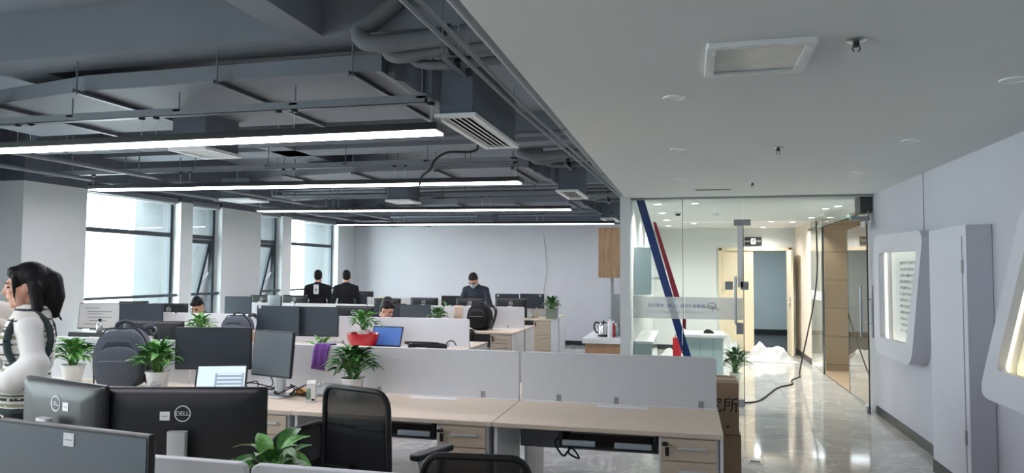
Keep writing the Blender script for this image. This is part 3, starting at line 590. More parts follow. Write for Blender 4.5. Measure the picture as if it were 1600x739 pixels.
MB().box(.62, 15.37, 0, .69, 15.53, 2.1).box(1.97, 15.37, 0, 2.04, 15.53, 2.1).box(.62, 15.37, 2.04, 2.04, 15.53, 2.1).build('door_frame', 'cream', d, world=True, bevel=.005)
MB().box(.69, 15.41, .01, 1.3, 15.46, 2.04).build('fixed_leaf', 'cream', d, world=True, bevel=.003)
for z in (.3, 1.2, 1.8): MB().box(.683, 15.4, z, .7, 15.412, z+.1).build('hinge', 'steel', d, world=True)
lf = MB().box(1.925, 14.72, .01, 1.968, 15.37, 2.04).build('open_leaf', 'cream', d, world=True, bevel=.003)
MB().box(1.905, 14.78, .93, 1.927, 14.83, 1.13).tube([(1.9, 14.8, 1.03), (1.875, 14.8, 1.03), (1.875, 14.92, 1.03)], .01, 8).box(1.966, 14.78, .93, 1.986, 14.83, 1.13).tube([(1.99, 14.8, 1.03), (2.01, 14.8, 1.03), (2.01, 14.92, 1.03)], .01, 8).build('lever_handle', 'chrome', lf, world=True)
for z in (.3, 1.2, 1.8): MB().box(1.94, 15.365, z, 1.985, 15.39, z+.1).build('hinge', 'steel', d, world=True)
e = at(1177, 377, Y=15.36)
t = thing('exit_sign', 'black exit sign with white running figure above the cream door', 'sign', (e.x, 15.36, e.z))
MB().box(-.165, 0, -.085, .165, .04, .085).build('case', 'blackm', t, bevel=.004)
for txt, x, sz in (('安全出口', -.1, .032), ('EXIT', .1, .045)): inst('lettering', textmesh(txt, sz, 'paper'), t, (x, -.003, 0), (PI/2, 0, 0))
g = MB().box(-.045, -.003, -.06, .045, -.001, .06); g.build('pictogram_panel', 'paper', t)
g = MB().lathe([(.001, -.005), (.011, -.005), (.011, -.0032), (.001, -.0032)], (.012, 0, .04), 10, ax='y')
for a, b in (((.008, .028), (-.006, .0)), ((-.006, 0), (.018, -.018)), ((.018, -.018), (.012, -.045)), ((-.006, 0), (-.03, -.03)), ((.006, .022), (.03, .012)), ((.006, .022), (-.02, .012))):
    g.tube([(a[0], -.004, a[1]), (b[0], -.004, b[1])], .0045, 6)
g.build('running_figure', 'blackm', t)
l = bpy.data.lights.new('added_back_room_fill', 'AREA'); l.energy = 38; l.size = .6; l.color = (.85, .95, 1)  # added lamp, out of view above the doorway, to brighten the back room
t = thing('added_panel_light', 'added unseen square ceiling light that brightens the teal room behind the door', 'ceiling light', (1.3, 17.6, 2.59)); o = bpy.data.objects.new('added_panel_lamp', l); COL.objects.link(o); o.parent = t; o.location = (0, 0, -.03)
MB().box(-.3, -.3, -.02, .3, .3, .01).build('frame', 'grille', t); MB().box(-.28, -.28, -.024, .28, .28, -.02).build('diffuser', 'off', t)
t = thing('baseboard_4', 'dark baseboard in the teal room', 'baseboard', (1.2, 19.98, 0), kind='structure'); MB().box(-.19, 19.97, 0, 2.59, 20, .12).box(2.585, 15.6, 0, 2.6, 20, .12).build('board', 'base', t, world=True)
# reception desk, glass cabinets, mirror, chair
t = thing('reception_desk', 'pale glass fronted reception desk behind the glass', 'desk', (.2, 10.5, 0))
MB().box(-.05, 10.15, .03, .46, 10.75, .72).build('body', 'dglass', t, world=True, bevel=.004); MB().box(-.09, 10.1, .72, .5, 10.8, .76).build('counter_top', 'white', t, world=True, bevel=.004)
for x in (.16, .33): MB().box(x, 10.146, .05, x+.004, 10.151, .71).build('panel_joint', 'seam', t, world=True)
t = thing('tape_dispenser', 'small black tape dispenser on the reception desk', 'tape dispenser', (.28, 10.35, .76)); MB().prism([(-.07, 0), (.07, 0), (.07, .02), (.02, .05), (-.03, .06), (-.07, .02)], 'y', -.03, .03).build('body', 'black', t, bevel=.004); MB().lathe([(.006, -.012), (.026, -.012), (.026, .012), (.006, .012)], (-.02, 0, .055), 14, ax='y').build('tape_roll', 'paper', t)
t = thing('glass_cabinet', 'pale glass wall cabinet hung behind the entrance glass', 'cabinet', (-.57, 10, 1.3))
MB().box(-.678, 9.55, 1.3, -.47, 11.2, 1.92).build('carcass', 'dglass', t, world=True, bevel=.003)
for k in range(3): MB().box(-.47, 9.56+k*.55, 1.31, -.455, 9.56+k*.55+.53, 1.91).build('door', 'dglass', t, world=True, bevel=.003)
t = thing('glass_cabinet', 'low pale cabinet on the floor behind the entrance glass', 'cabinet', (-.57, 10, 0))
MB().box(-.678, 9.5, .05, -.45, 11.2, .68).build('carcass', 'dglass', t, world=True, bevel=.003); MB().box(-.678, 9.46, .68, -.43, 11.25, .71).build('top', 'white', t, world=True, bevel=.003)
t = thing('wall_sign', 'thin white oval sign board standing out from the reception wall', 'sign', (-.3, 11.6, 1.5))
MB().prism([(-.46+.0*math.cos(a), 0) for a in ()] or [(.0+.03*math.cos(a), .26*math.sin(a)) for a in [q*PI/10 for q in range(20)]], 'y', -.02, .02).build('board', 'paper', t); MB().box(-.38, -.01, -.02, -.03, .01, .02).build('bracket', 'steel', t)
t = thing('fire_extinguisher_box', 'red box standing on the reception floor', 'box', at(1058, 545, Y=12.6)); t.location.z = 0
MB().box(-.07, -.1, 0, .07, .1, .5).build('case', 'red', t, bevel=.01); MB().tube([(-.03, 0, .5), (-.03, 0, .54), (.03, 0, .54), (.03, 0, .5)], .008, 8).build('handle', 'black', t)
def heap(name, label, cx, cy, sx, sy, h, seed, n=40):
    rnd = random.Random(seed); g = MB(); V = []; bumps = [(rnd.uniform(-.75, .75), rnd.uniform(-.6, .6), rnd.uniform(.18, .4), rnd.uniform(.3, .9)) for _ in range(14)]
    for i in range(n+1):
        for j in range(n+1):
            u, v = 2*i/n-1, 2*j/n-1; e = max(0, 1-max(abs(u), abs(v))**4)
            z = sum(a*math.exp(-((u-bx)**2+(v-by)**2)/(w*w)) for bx, by, w, a in bumps)*.4
            fold = .10*(1-abs(math.sin(5*u+3*v+2*math.sin(3*v+seed))))+.07*(1-abs(math.sin(4*v-7*u+2*math.sin(4*u))))+.05*(1-abs(math.sin(11*u+9*v)))
            k = 1-.15*abs(math.sin(3*math.atan2(v, u)+seed)); V.append((cx+u*sx*k, cy+v*sy*k, .004+e*h*(min(.9, z)+fold*.9)))
    g.add(V, [(i*(n+1)+j, (i+1)*(n+1)+j, (i+1)*(n+1)+j+1, i*(n+1)+j+1) for i in range(n) for j in range(n)])
    return tag(g.build(name, 'sheet', smooth=True), label, 'plastic sheet')
heap('plastic_sheet', 'large crumpled white plastic sheet heaped before the open door', 1.47, 14.1, .46, .5, .42, 5)
heap('plastic_sheet', 'crumpled white plastic sheet against the closed door leaf', .72, 14.2, .27, .42, .5, 11)
heap('plastic_sheet', 'flat white plastic sheet behind the reception desk', -.2, 13.6, .4, .6, .2, 8)
pts = [at(1146, 628, Z=.01), at(1165, 629, Z=.01), at(1188, 625, Z=.01), at(1215, 606, Z=.01), at(1238, 600, Z=.01), at(1237, 594, Z=.01), at(1250, 588, Z=.012)]
q = pts[-1]; pts += [Vector((q.x+.02, q.y+.15, .08)), at(1262, 520, Y=q.y+.4), at(1272, 470, Y=q.y+.5), at(1277, 420, Y=q.y+.5), at(1275, 345, Y=q.y+.4)]
tag(MB().tube(spline(pts), .011, 8).build('power_cord', 'cable', smooth=True), 'black power cord running over the floor and up to the glass header', 'cable')
t = thing('floor_socket', 'square metal floor socket plate in the corridor', 'socket', at(1180, 722, Z=0)); MB().box(-.06, -.06, 0, .06, .06, .004).build('plate', 'steel', t, bevel=.001); MB().box(-.04, -.03, .004, .04, .03, .0055).build('inset', 'black', t)
# ------------------------------------------------------------------ pantry nook left of the entrance wall
t = thing('pantry_wall_cabinet', 'brown wood wall cabinet hung in the pantry nook', 'cabinet', (-.95, 10.3, 1.52))
MB().box(-1.10, 9.35, 1.52, -.802, 11.6, 2.17).build('carcass', 'walnut', t, world=True, bevel=.002)
for k in range(4): MB().box(-1.118, 9.36+k*.56, 1.525, -1.10, 9.36+k*.56+.55, 2.165).build('door', 'walnut', t, world=True, bevel=.002)
t = thing('pantry_counter', 'brown wood pantry base cabinet with a pale worktop', 'cabinet', (-1.05, 10.3, 0))
MB().box(-1.27, 9.35, .08, -.802, 11.6, .68).build('carcass', 'walnut', t, world=True, bevel=.002); MB().box(-1.32, 9.28, .68, -.802, 11.65, .745).build('worktop', 'white', t, world=True, bevel=.004)
for k in range(4): MB().box(-1.288, 9.36+k*.56, .09, -1.27, 9.36+k*.56+.55, .67).build('door', 'walnut', t, world=True, bevel=.002)
t = thing('trim_1', 'pale vertical trim strip in the pantry nook', 'trim', (-.83, 9.6, .75), kind='structure'); MB().box(-1.0, 9.75, .745, -.96, 9.78, 1.52).box(-.96, 9.76, .745, -.802, 9.77, 1.3).build('strip', 'steel', t, world=True)
k = at(943, 522, Y=9.6)
t = thing('electric_kettle', 'steel and glass kettle with black handle on the pantry worktop', 'kettle', (k.x, 9.6, .745))
MB().lathe([(.07, 0), (.075, .005), (.072, .02), (.06, .02)], (0, 0, 0), 20).build('base', 'black', t, smooth=True)
MB().lathe([(.06, .022), (.075, .03), (.07, .12), (.055, .17), (.05, .175)], (0, 0, 0), 20).build('body', 'chrome', t, smooth=True)
MB().lathe([(.05, .175), (.03, .19), (.01, .195), (.012, .21), (.002, .212)], (0, 0, 0), 16).build('lid', 'black', t, smooth=True)
MB().tube(spline([(-.05, 0, .17), (-.1, 0, .185), (-.125, 0, .13), (-.1, 0, .06), (-.07, 0, .05)]), .011, 8).build('handle', 'black', t, smooth=True)
MB().prism([(.055, .13), (.09, .175), (.052, .172)], 'y', -.02, .02).build('spout', 'chrome', t)
for i, (dx, h, c, lb) in enumerate(((.12, .26, 'paper', 'tall white bottle beside the kettle on the pantry worktop'), (.16, .2, 'red', 'short red and white bottle beside the kettle'), (.2, .16, 'tealcloth', 'short pale teal bottle nearest the wall end'))):
    t = thing('bottle', lb, 'bottle', (k.x+dx*.8, 9.5+.08*i, .745), group='pantry bottles'); MB().lathe([(.03, 0), (.032, .005), (.032, h*.7), (.014, h*.85), (.014, h)], (0, 0, 0), 14).build('body', c, t, smooth=True); MB().lathe([(.016, h-.02), (.016, h+.01), (.003, h+.012)], (0, 0, 0), 12).build('cap', 'paper' if i else 'steel', t, smooth=True)
tag(MB().tube(spline([at(848, 370, Y=YB-.01), at(851, 390, Y=YB-.01), at(853, 420, Y=YB-.01), at(850, 445, Y=YB-.01), at(848, 470, Y=YB-.01)]), .008, 6).build('wall_cable', 'cablew', smooth=True), 'thin pale cable hanging down the far white wall', 'cable')
# ------------------------------------------------------------------ bench desks
ROWS = {'A': (1.79, [.09, -1.17, -2.43, -3.69]), 'B': (4.7, [.18, -1.075, -2.33, -3.59, -4.85]), 'C': (7.68, [-2.33, -3.59, -4.85, -6.1, -7.36]),
        'D': (10.45, [-2.33, -3.59, -4.85, -6.1, -7.36]), 'E': (13.35, [-2.33, -3.59, -4.85, -6.1, -7.36])}
RN = {'A': 'front bench row', 'B': 'second bench row', 'C': 'third bench row', 'D': 'fourth bench row', 'E': 'last bench row'}
FROM = ['at the aisle end', 'second from the aisle', 'third from the aisle', 'fourth from the aisle']
def desk(row, i, side):
    P, xs = ROWS[row]; x1, x0 = xs[i], xs[i+1]; ya, yb = (P-.73, P-.02) if side < 0 else (P+.02, P+.73); yc = (ya+yb)/2; fr = ya if side < 0 else yb
    t = thing('office_desk', 'light oak desk on the '+('near' if side < 0 else 'far')+' side of the '+RN[row]+', '+FROM[i], 'desk', ((x0+x1)/2, yc, 0), group='bench desks')
    MB().box(x0+.0015, ya, .725, x1-.0015, yb, .75).build('tabletop', 'wood', t, world=True, bevel=.002, seg=1)
    s = -side
    MB().box(x0+.004, fr+s*.04, 0, x0+.022, fr+s*.62, .724).build('side_panel', 'white', t, world=True)
    if i == 0: MB().box(x1-.02, fr+s*.02, 0, x1-.002, fr+s*.68, .724).build('side_panel', 'white', t, world=True)
    b = P-side*-.09; MB().box(x0+.025, P+side*.1-.009, .48, x1-.025, P+side*.1+.009, .70).build('modesty_panel', 'modesty', t, world=True)
    if row in 'BD' and side < 0:
        xm = (x0+x1)/2+.05; MB().box(xm-.16, P-.13, .7502, xm+.16, P-.05, .7525).build('cable_flap', 'white', t, world=True, bevel=.001)
        if row == 'B':
            k = MB().box(x0+.38, fr+.02, .635, x1-.345, fr+.3, .65).box(x0+.38, fr+.02, .65, x0+.4, fr+.3, .72).box(x1-.365, fr+.02, .65, x1-.345, fr+.3, .72).build('keyboard_tray', 'black', t, world=True)
            
            for q0, q1 in ((x0+.40, x0+.58), (x1-.57, x1-.37)): MB().box(q0, fr+.005, .645, q1, fr+.03, .675).build('tray_front', 'greyp', k, world=True, bevel=.005)
    return t
def screen(row, i):
    P, xs = ROWS[row]; x1, x0 = xs[i]-.008, xs[i+1]+.008
    t = thing('desk_screen', 'grey white privacy screen between desks of the '+RN[row]+', '+FROM[i], 'privacy screen', ((x0+x1)/2, P, .75), group='desk privacy screens')
    MB().prism([(x0, .756), (x1, .756)]+rrect(x0, .756, x1, 1.07, .025)[5:15], 'y', P-.012, P+.012).build('board', 'screen_fab', t, world=True, bevel=.003, seg=1)
    MB().box(x0, P-.02, .72, x1, P+.02, .757).build('base_rail', 'white', t, world=True)
    for q in (.2, .8 if row != 'B' or i else .5):
        x = x0+(x1-x0)*q; MB().box(x-.014, P-.018, .75, x+.014, P-.0122, .80).build('clip', 'clip', t, world=True, bevel=.002)
    if row == 'B' and i == 0: MB().box(x1-.11, P-.018, .75, x1-.082, P-.0122, .80).build('clip', 'clip', t, world=True, bevel=.002)
for r, (P, xs) in ROWS.items():
    for i in range(len(xs)-1):
        desk(r, i, -1); screen(r, i)
        desk(r, i, 1)
def pedestal(row, i, label, side=-1, w=.31):
    P, xs = ROWS[row]; x1 = xs[i]-.025; x0 = x1-w; fr = P-.72
    t = thing('drawer_pedestal', label, 'drawer unit', ((x0+x1)/2, fr+.25, 0), group='drawer pedestals')
    MB().box(x0, fr+.018, .03, x1, fr+.5, .722).build('carcass', 'white', t, world=True, bevel=.002, seg=1)
    for k, (z0, z1) in enumerate(((.60, .715), (.475, .595), (.20, .47), (.035, .195))[:3 if row == 'B' else 3]):
        d = MB().box(x0+.012, fr, z0, x1-.012, fr+.018, z1).build('drawer_front', 'woodv', t, world=True, bevel=.0015, seg=1)
        xm = (x0+x1)/2+.02; MB().box(xm-.075, fr-.022, z1-.05, xm+.075, fr-.012, z1-.038).box(xm-.07, fr-.014, z1-.048, xm-.062, fr, z1-.04).box(xm+.062, fr-.014, z1-.048, xm+.07, fr, z1-.04).build('handle', 'logo', d, world=True, bevel=.002)
    MB().box(x0+.012, fr, .035, x1-.012, fr+.018, .195).build('drawer_front', 'woodv', t, world=True)
    MB().lathe([(.009, -.012), (.009, 0)], (x0+.035, fr, .69), 10, ax='y').box(x0+.02, fr-.035, .683, x0+.05, fr-.012, .697).box(x0+.035, fr-.03, .63, x0+.055, fr-.022, .675).build('lock_with_keys', 'black', t, world=True)
pedestal('B', 0, 'oak drawer pedestal with keys under the aisle end desk')
pedestal('B', 1, 'oak drawer pedestal right of the mesh back chair')
pedestal('B', 2, 'oak drawer pedestal beside the large black monitor')
pedestal('D', 0, 'oak drawer pedestal below the black backpack')
pedestal('E', 0, 'farthest oak drawer pedestal below the square potted plant')
# ------------------------------------------------------------------ monitors
LOGO = textmesh('DELL', .03, 'logo'); 
def monitor(label, cx, cy, ztop, yaw, w=.51, h=.31, back=False, screen='scr', sticker=None, dz=.75, tilt=0, logo=True, ctext=False):
    t = thing('monitor', label, 'monitor', (cx, cy, dz), math.radians(yaw)+(PI if back else 0), group='desk monitors')
    zt = ztop-dz; zm = zt-h/2; R = Matrix.Rotation(math.radians(tilt), 3, 'X'); T = (0, -.04, zm)
    def put(mb, nm, mt, par=t, **k): mb.xf(R, T); return mb.build(nm, mt, par, **k)
    pn = put(MB().prism(rrect(-w/2, -h/2, w/2, h/2, .006, 2), 'y', 0, .018), 'bezel', 'mon', bevel=.003, seg=1)
    put(MB().prism(rrect(-w/2+.009, -h/2+.013, w/2-.009, h/2-.009, .002, 1), 'y', -.0015, .001), 'screen_glass', screen)
    rg = []
    for q, (k, y) in enumerate(((.985, .018), (.965, .026), (.86, .036), (.6, .045))):
        rg.append([(x*k, y, z*k) for x, z in rrect(-w/2, -h/2, w/2, h/2, .02, 3)])
    put(MB().loft(rg), 'rear_shell', 'mon', smooth=True)
    put(MB().box(-w*.46, .03, h*.40, w*.46, .034, h*.405), 'rear_groove', 'black')
    if logo:
        a = Matrix.Rotation(PI, 3, 'Z'); lz = h*.24
        put(MB().ring([(.03*math.cos(q*PI/12), lz+.03*math.sin(q*PI/12)) for q in range(24)], [(.0265*math.cos(q*PI/12), lz+.0265*math.sin(q*PI/12)) for q in range(24)], 'y', .042, .0465), 'logo_ring', 'logo')
        o = inst('logo_lettering', LOGO, t, R @ Vector((0, .0468, lz))+Vector(T), (PI/2+math.radians(tilt), 0, PI)); o.scale = (.75, .75, 1)
    if sticker:
        sx, sz, sb = sticker
        put(MB().box(sx-.018, -.003 if not sb else .0455, sz-.018, sx+.018, -.0016 if not sb else .0465, sz+.014), 'sticker', 'sticker')
        put(MB().box(sx-.012, -.0035 if not sb else .0464, sz-.004, sx+.012, -.003 if not sb else .0468, sz-.001), 'sticker_print', 'greyink')
    if ctext:
        g = MB()
        for z, a, b in ((.09, -.18, .0), (.05, -.15, .16), (.02, -.15, .05), (-.02, -.15, .16), (-.06, -.12, .1), (-.1, -.18, .0)): g.box(a, -.003, z, b, -.0016, z+.008)
        put(g, 'screen_text', 'scrtxt')
    hb = zm
    MB().prism(rrect(-.035, .03, .035, .062, .01, 2), 'z', .012, max(.05, hb+.03)).build('stand_neck', 'monw', t, smooth=True)
    MB().prism(rrect(-.115, -.07, .115, .11, .02, 3), 'z', 0, .012).build('stand_base', 'monw', t, bevel=.003, seg=1)
    return t
monitor('dark grey screen with small white sticker at the bottom left of the photo', -1.5, 1.56, 1.205, -7.3, .53, .32, screen='scr2', sticker=(.0, .13, 0))
m = monitor('black monitor back with round logo behind the stickered screen', -2.35, 2.31, 1.168, -15, .53, .32, True, sticker=(-.065, .072, 1))
m = monitor('largest black monitor back with round logo in the foreground', -1.83, 2.36, 1.157, 15.5, .6, .36, True, sticker=(.065, .08, 1))
monitor('wide dark screen above the white laptop on the second row', -3.24, 4.5, 1.195, 15, .53, .295, sticker=None)
monitor('small dark screen turned sideways beside the wide one', at(433, 510, Y=4.4).x, 4.4, 1.19, -16, .37, .305, screen='scr2', tilt=-5)
def mpx(label, cx, top, Y, w=.5, yaw=0, **k):
    p = at(cx, top, Y=Y); return monitor(label, p.x, p.y, p.z, yaw, w, k.pop('h', w*.59), **k)
mpx('black monitor back behind the grey backpack', 238, 502, 5.05, .49, 14, back=True, logo=False)
mpx('lit grey screen with lines of text near the window', 159, 473, 7.35, .53, 8, screen='scrlit', ctext=True, tilt=-6)
mpx('dark screen right of the lit text screen', 223, 474, 7.45, .5, 20)
mpx('dark wide screen left of a pair on the third row', 438, 477.5, 7.32, .56, -4, h=.33, sticker=(-.24, .15, 0))
mpx('dark wide screen right of a pair on the third row', 499, 479, 7.38, .5, 2, h=.33)
mpx('black monitor back with logo near the narrow window', 264, 474, 8.0, .49, 6, back=True)
mpx('black monitor back with logo beside the seated man in the middle', 553, 478, 7.98, .5, 0, back=True)
mpx('dark screen on the fourth row near the narrow window', 374, 463, 10.15, .45, 6, h=.28)
mpx('grey screen between two logo backs by the window side', 432, 461, 10.12, .42, -30)
mpx('dark screen just right of the crouched men', 611, 474, 10.15, .5, 4)
mpx('lighter grey screen left of the small plant on the fourth row', 650, 476, 10.1, .5, -3, screen='scr2')
mpx('far black monitor back left of the narrow casement window sill', 206, 470, 7.98, .45, 0, back=True, logo=False)
mpx('black logo back at the window end of the fourth row', 409, 461, 10.8, .45, 0, back=True)
mpx('black logo back left of the standing men', 460, 461, 10.85, .46, 0, back=True)
mpx('black logo back with yellow note on top', 604, 466, 10.75, .46, 0, back=True)
mpx('black logo back behind the lighter grey screen', 662, 465, 10.75, .46, 0, back=True)
mpx('black logo back in front of the masked man', 734, 466, 10.78, .46, 0, back=True)
mpx('black logo back at the aisle end of the fourth row', 798, 466, 10.8, .5, 0, back=True)
mpx('grey screen right of the standing men on the last row', 558, 459, 13.05, .45, 0)
mpx('black screen left of the masked man on the last row', 708, 462, 13.05, .44, 0, screen='mon', sticker=(0, -.11, 0))
mpx('dark screen behind the aisle end logo back', 793, 459, 13.0, .45, 0, sticker=(-.17, .1, 0))
mpx('dark screen at the aisle end of the last row', 832, 459, 13.0, .45, 0, sticker=(.15, .1, 0))
mpx('black logo back rising highest on the last row', 566, 455, 13.65, .47, 0, back=True)
# ------------------------------------------------------------------ laptops
def laptop(label, x, y, yaw, w, scr, title, tilt=-18, z=.75):
    t = thing('laptop', label, 'laptop', (x, y, z), math.radians(yaw))
    MB().prism(rrect(-w/2, -.22, w/2, 0, .01, 2), 'z', 0, .016).build('keyboard_base', 'black', t, bevel=.002, seg=1)
    MB().box(-w*.44, -.13, .016, w*.44, -.02, .0175).build('keys', 'mon', t)
    R = Matrix.Rotation(math.radians(tilt), 3, 'X'); T = (0, 0, .014); h = w*.64
    def put(mb, nm, mt): mb.xf(R, T); mb.build(nm, mt, t)
    put(MB().prism(rrect(-w/2, 0, w/2, h, .008, 2), 'y', -.006, .002), 'lid', 'black'); put(MB().box(-w/2+.012, -.0075, .018, w/2-.012, -.006, h-.012), 'display', scr)
    if title: put(MB().box(-w*.12, -.0082, .03, w*.44, -.0076, h*.72), 'window_pane', 'paper' if title == 2 else 'lapbar')
    for q in range(5 if title == 1 else 0): put(MB().box(-w*.08, -.009, .04+q*.025, w*.40, -.0083, .05+q*.025), 'text_row', 'lapscr')
    return t
laptop('white screened open laptop below the wide dark screen', -3.0, 4.22, 20, .33, 'lapscr', 1)
laptop('open laptop with blue screen beside the red bowl', -3.22, 7.42, -3, .36, 'lapblue', 0, tilt=-20)
# ------------------------------------------------------------------ plants
def leafmesh(mname, droop, k):
    g = MB(); n = 7; V = []
    for i in range(n+1):
        t = i/n; wd = .24*math.sin(PI*min(1, t*.93+.05))**.8*(1-.25*t); y = t*(1-.12*droop*t); z = .18*math.sin(t*1.6)-droop*.6*t*t
        for s_ in (-1, -.5, 0, .5, 1): V.append((s_*wd, y, z+abs(s_)*wd*.35+.015*math.sin(t*14+s_*2+k)))
    g.add(V, [(i*5+j, i*5+j+1, (i+1)*5+j+1, (i+1)*5+j) for i in range(n) for j in range(4)]); return g.mesh('leaf', mname, True)
LEAF = {m: [leafmesh(m, d, k) for k, d in enumerate((.5, .9, 1.3))] for m in ('leaf', 'leaf2', 'leafd')}
def plant(label, x, y, z, pot, n, spread, height, lsize, mats=('leaf', 'leaf2'), seed=1, name='potted_plant', wide=1):
    rnd = random.Random(seed); t = thing(name, label, 'plant', (x, y, z), group='potted plants'); ph = .15
    if pot == 'white':
        ph = .14; MB().lathe([(.055, 0), (.058, .004), (.078, ph-.012), (.083, ph-.01), (.083, ph), (.075, ph), (.072, ph-.02), (.003, ph-.02)], (0, 0, 0), 24).build('pot', 'pot', t, smooth=True)
    elif pot == 'square':
        ph = .17; MB().loft([[(a*k, b*k, zz) for a, b in rrect(-.1, -.1, .1, .1, .012, 2)] for k, zz in ((.9, 0), (1, .16), (1.02, .165), (1.02, .175), (.93, .175), (.92, .15))]).build('pot', M.setdefault('gpot', mat('grey_green_pot', '7f8c80', .6, var=.1)), t)
    elif pot == 'bowl':
        ph = .21
        MB().lathe([(.09, 0), (.13, .03), (.165, .11), (.175, .17), (.165, .175), (.15, .12), (.003, .1)], (0, 0, 0), 24).build('red_bag_bowl', 'red', t, smooth=True)
        MB().lathe([(.05, .1), (.07, .2), (.074, .21), (.066, .21), (.003, .195)], (0, 0, 0), 18).build('pot', 'pot', t, smooth=True)
        for s_ in (-1, 1): MB().tube(spline([(s_*.1, -.11, .16), (s_*.05, -.17, .22), (-s_*.02, -.15, .2)]), .007, 6).build('handle', 'paper', t)
    elif pot == 'small':
        ph = .12; MB().lathe([(.045, 0), (.06, .115), (.063, .12), (.055, .12), (.003, .105)], (0, 0, 0), 18).build('pot', 'pot', t, smooth=True)
    MB().lathe([(.06, ph-.025), (.055, ph-.012), (.002, ph-.01)], (0, 0, 0), 14).build('soil', 'soil', t)
    st = MB()
    for i in range(n):
        a = i*2.39996+rnd.uniform(-.3, .3); u = (i+.5)/n; el = (1-u)*1.25+.12+rnd.uniform(-.12, .12)
        r = spread*(.15+.45*u)*rnd.uniform(.7, 1.1); hz = ph+height*(.28+.5*(1-u**1.4))*rnd.uniform(.8, 1.1)
        p = Vector((math.cos(a)*r*wide, math.sin(a)*r, hz)); st.tube([(math.cos(a)*.015, math.sin(a)*.015, ph-.02), (p.x*.5, p.y*.5, ph+(hz-ph)*.65), p], .0028, 5)
        L = lsize*rnd.uniform(.75, 1.15); me = LEAF[mats[0] if rnd.random() < .62 else mats[1]][rnd.randrange(3)]
        o = inst('leaf', me, t, p, (el*.75, rnd.uniform(-.3, .3), a-PI/2), (L, L, L))
    st.build('stems', 'stem', t)['kind'] = 'stuff'
    return t
PL = lambda lb, px, Y, z, pot, n, sp, h, ls, seed, mats=('leaf', 'leaf2'), dx=0: plant(lb, at(px, 500, Y=Y).x+dx, Y, z, pot, n, sp, h, ls, seed=seed, mats=mats)
PL('bushy plant in white pot behind the woman', 117, 4.5, .75, 'white', 64, .17, .17, .105, 3)
PL('bushy plant in white pot right of the grey backpack', 249, 4.36, .75, 'white', 64, .18, .19, .11, 5)
PL('bushy dark plant in white pot below the purple towel', 553, 4.45, .75, 'white', 80, .19, .2, .11, 8, ('leafd', 'leaf'))
PL('broad leaved green plant at the bottom behind the front row screen', 428, 2.06, .75, 'white', 24, .15, .17, .125, 12)
PL('leafy plant in a glossy red bowl on the third row', 568, 7.25, .75, 'bowl', 44, .19, .19, .12, 14)
PL('small bright green plant left of a dark hump near the seated man', 313, 7.25, .75, 'white', 40, .17, .16, .12, 16, ('leaf2', 'leaf'))
PL('sparse plant peeking over the second row screen', 503, 4.98, .75, 'white', 11, .17, .22, .13, 18, ('leaf2', 'leaf'))
PL('small dark plant right of the lighter grey screen', 684, 9.92, .75, 'white', 44, .16, .16, .11, 20, ('leafd', 'leaf'))
PL('round dark plant in a square grey pot on the last row', 862, 12.92, .75, 'square', 60, .2, .2, .11, 22, ('leafd', 'leaf'))
PL('dark leafy plant in white pot on the floor behind the glass', 1148, 11.1, 0, 'white', 70, .22, .36, .15, 24, ('leafd', 'leafd'))
PL('low green plant tops behind the fourth row screen', 697, 10.6, .75, 'small', 18, .14, .22, .1, 26)
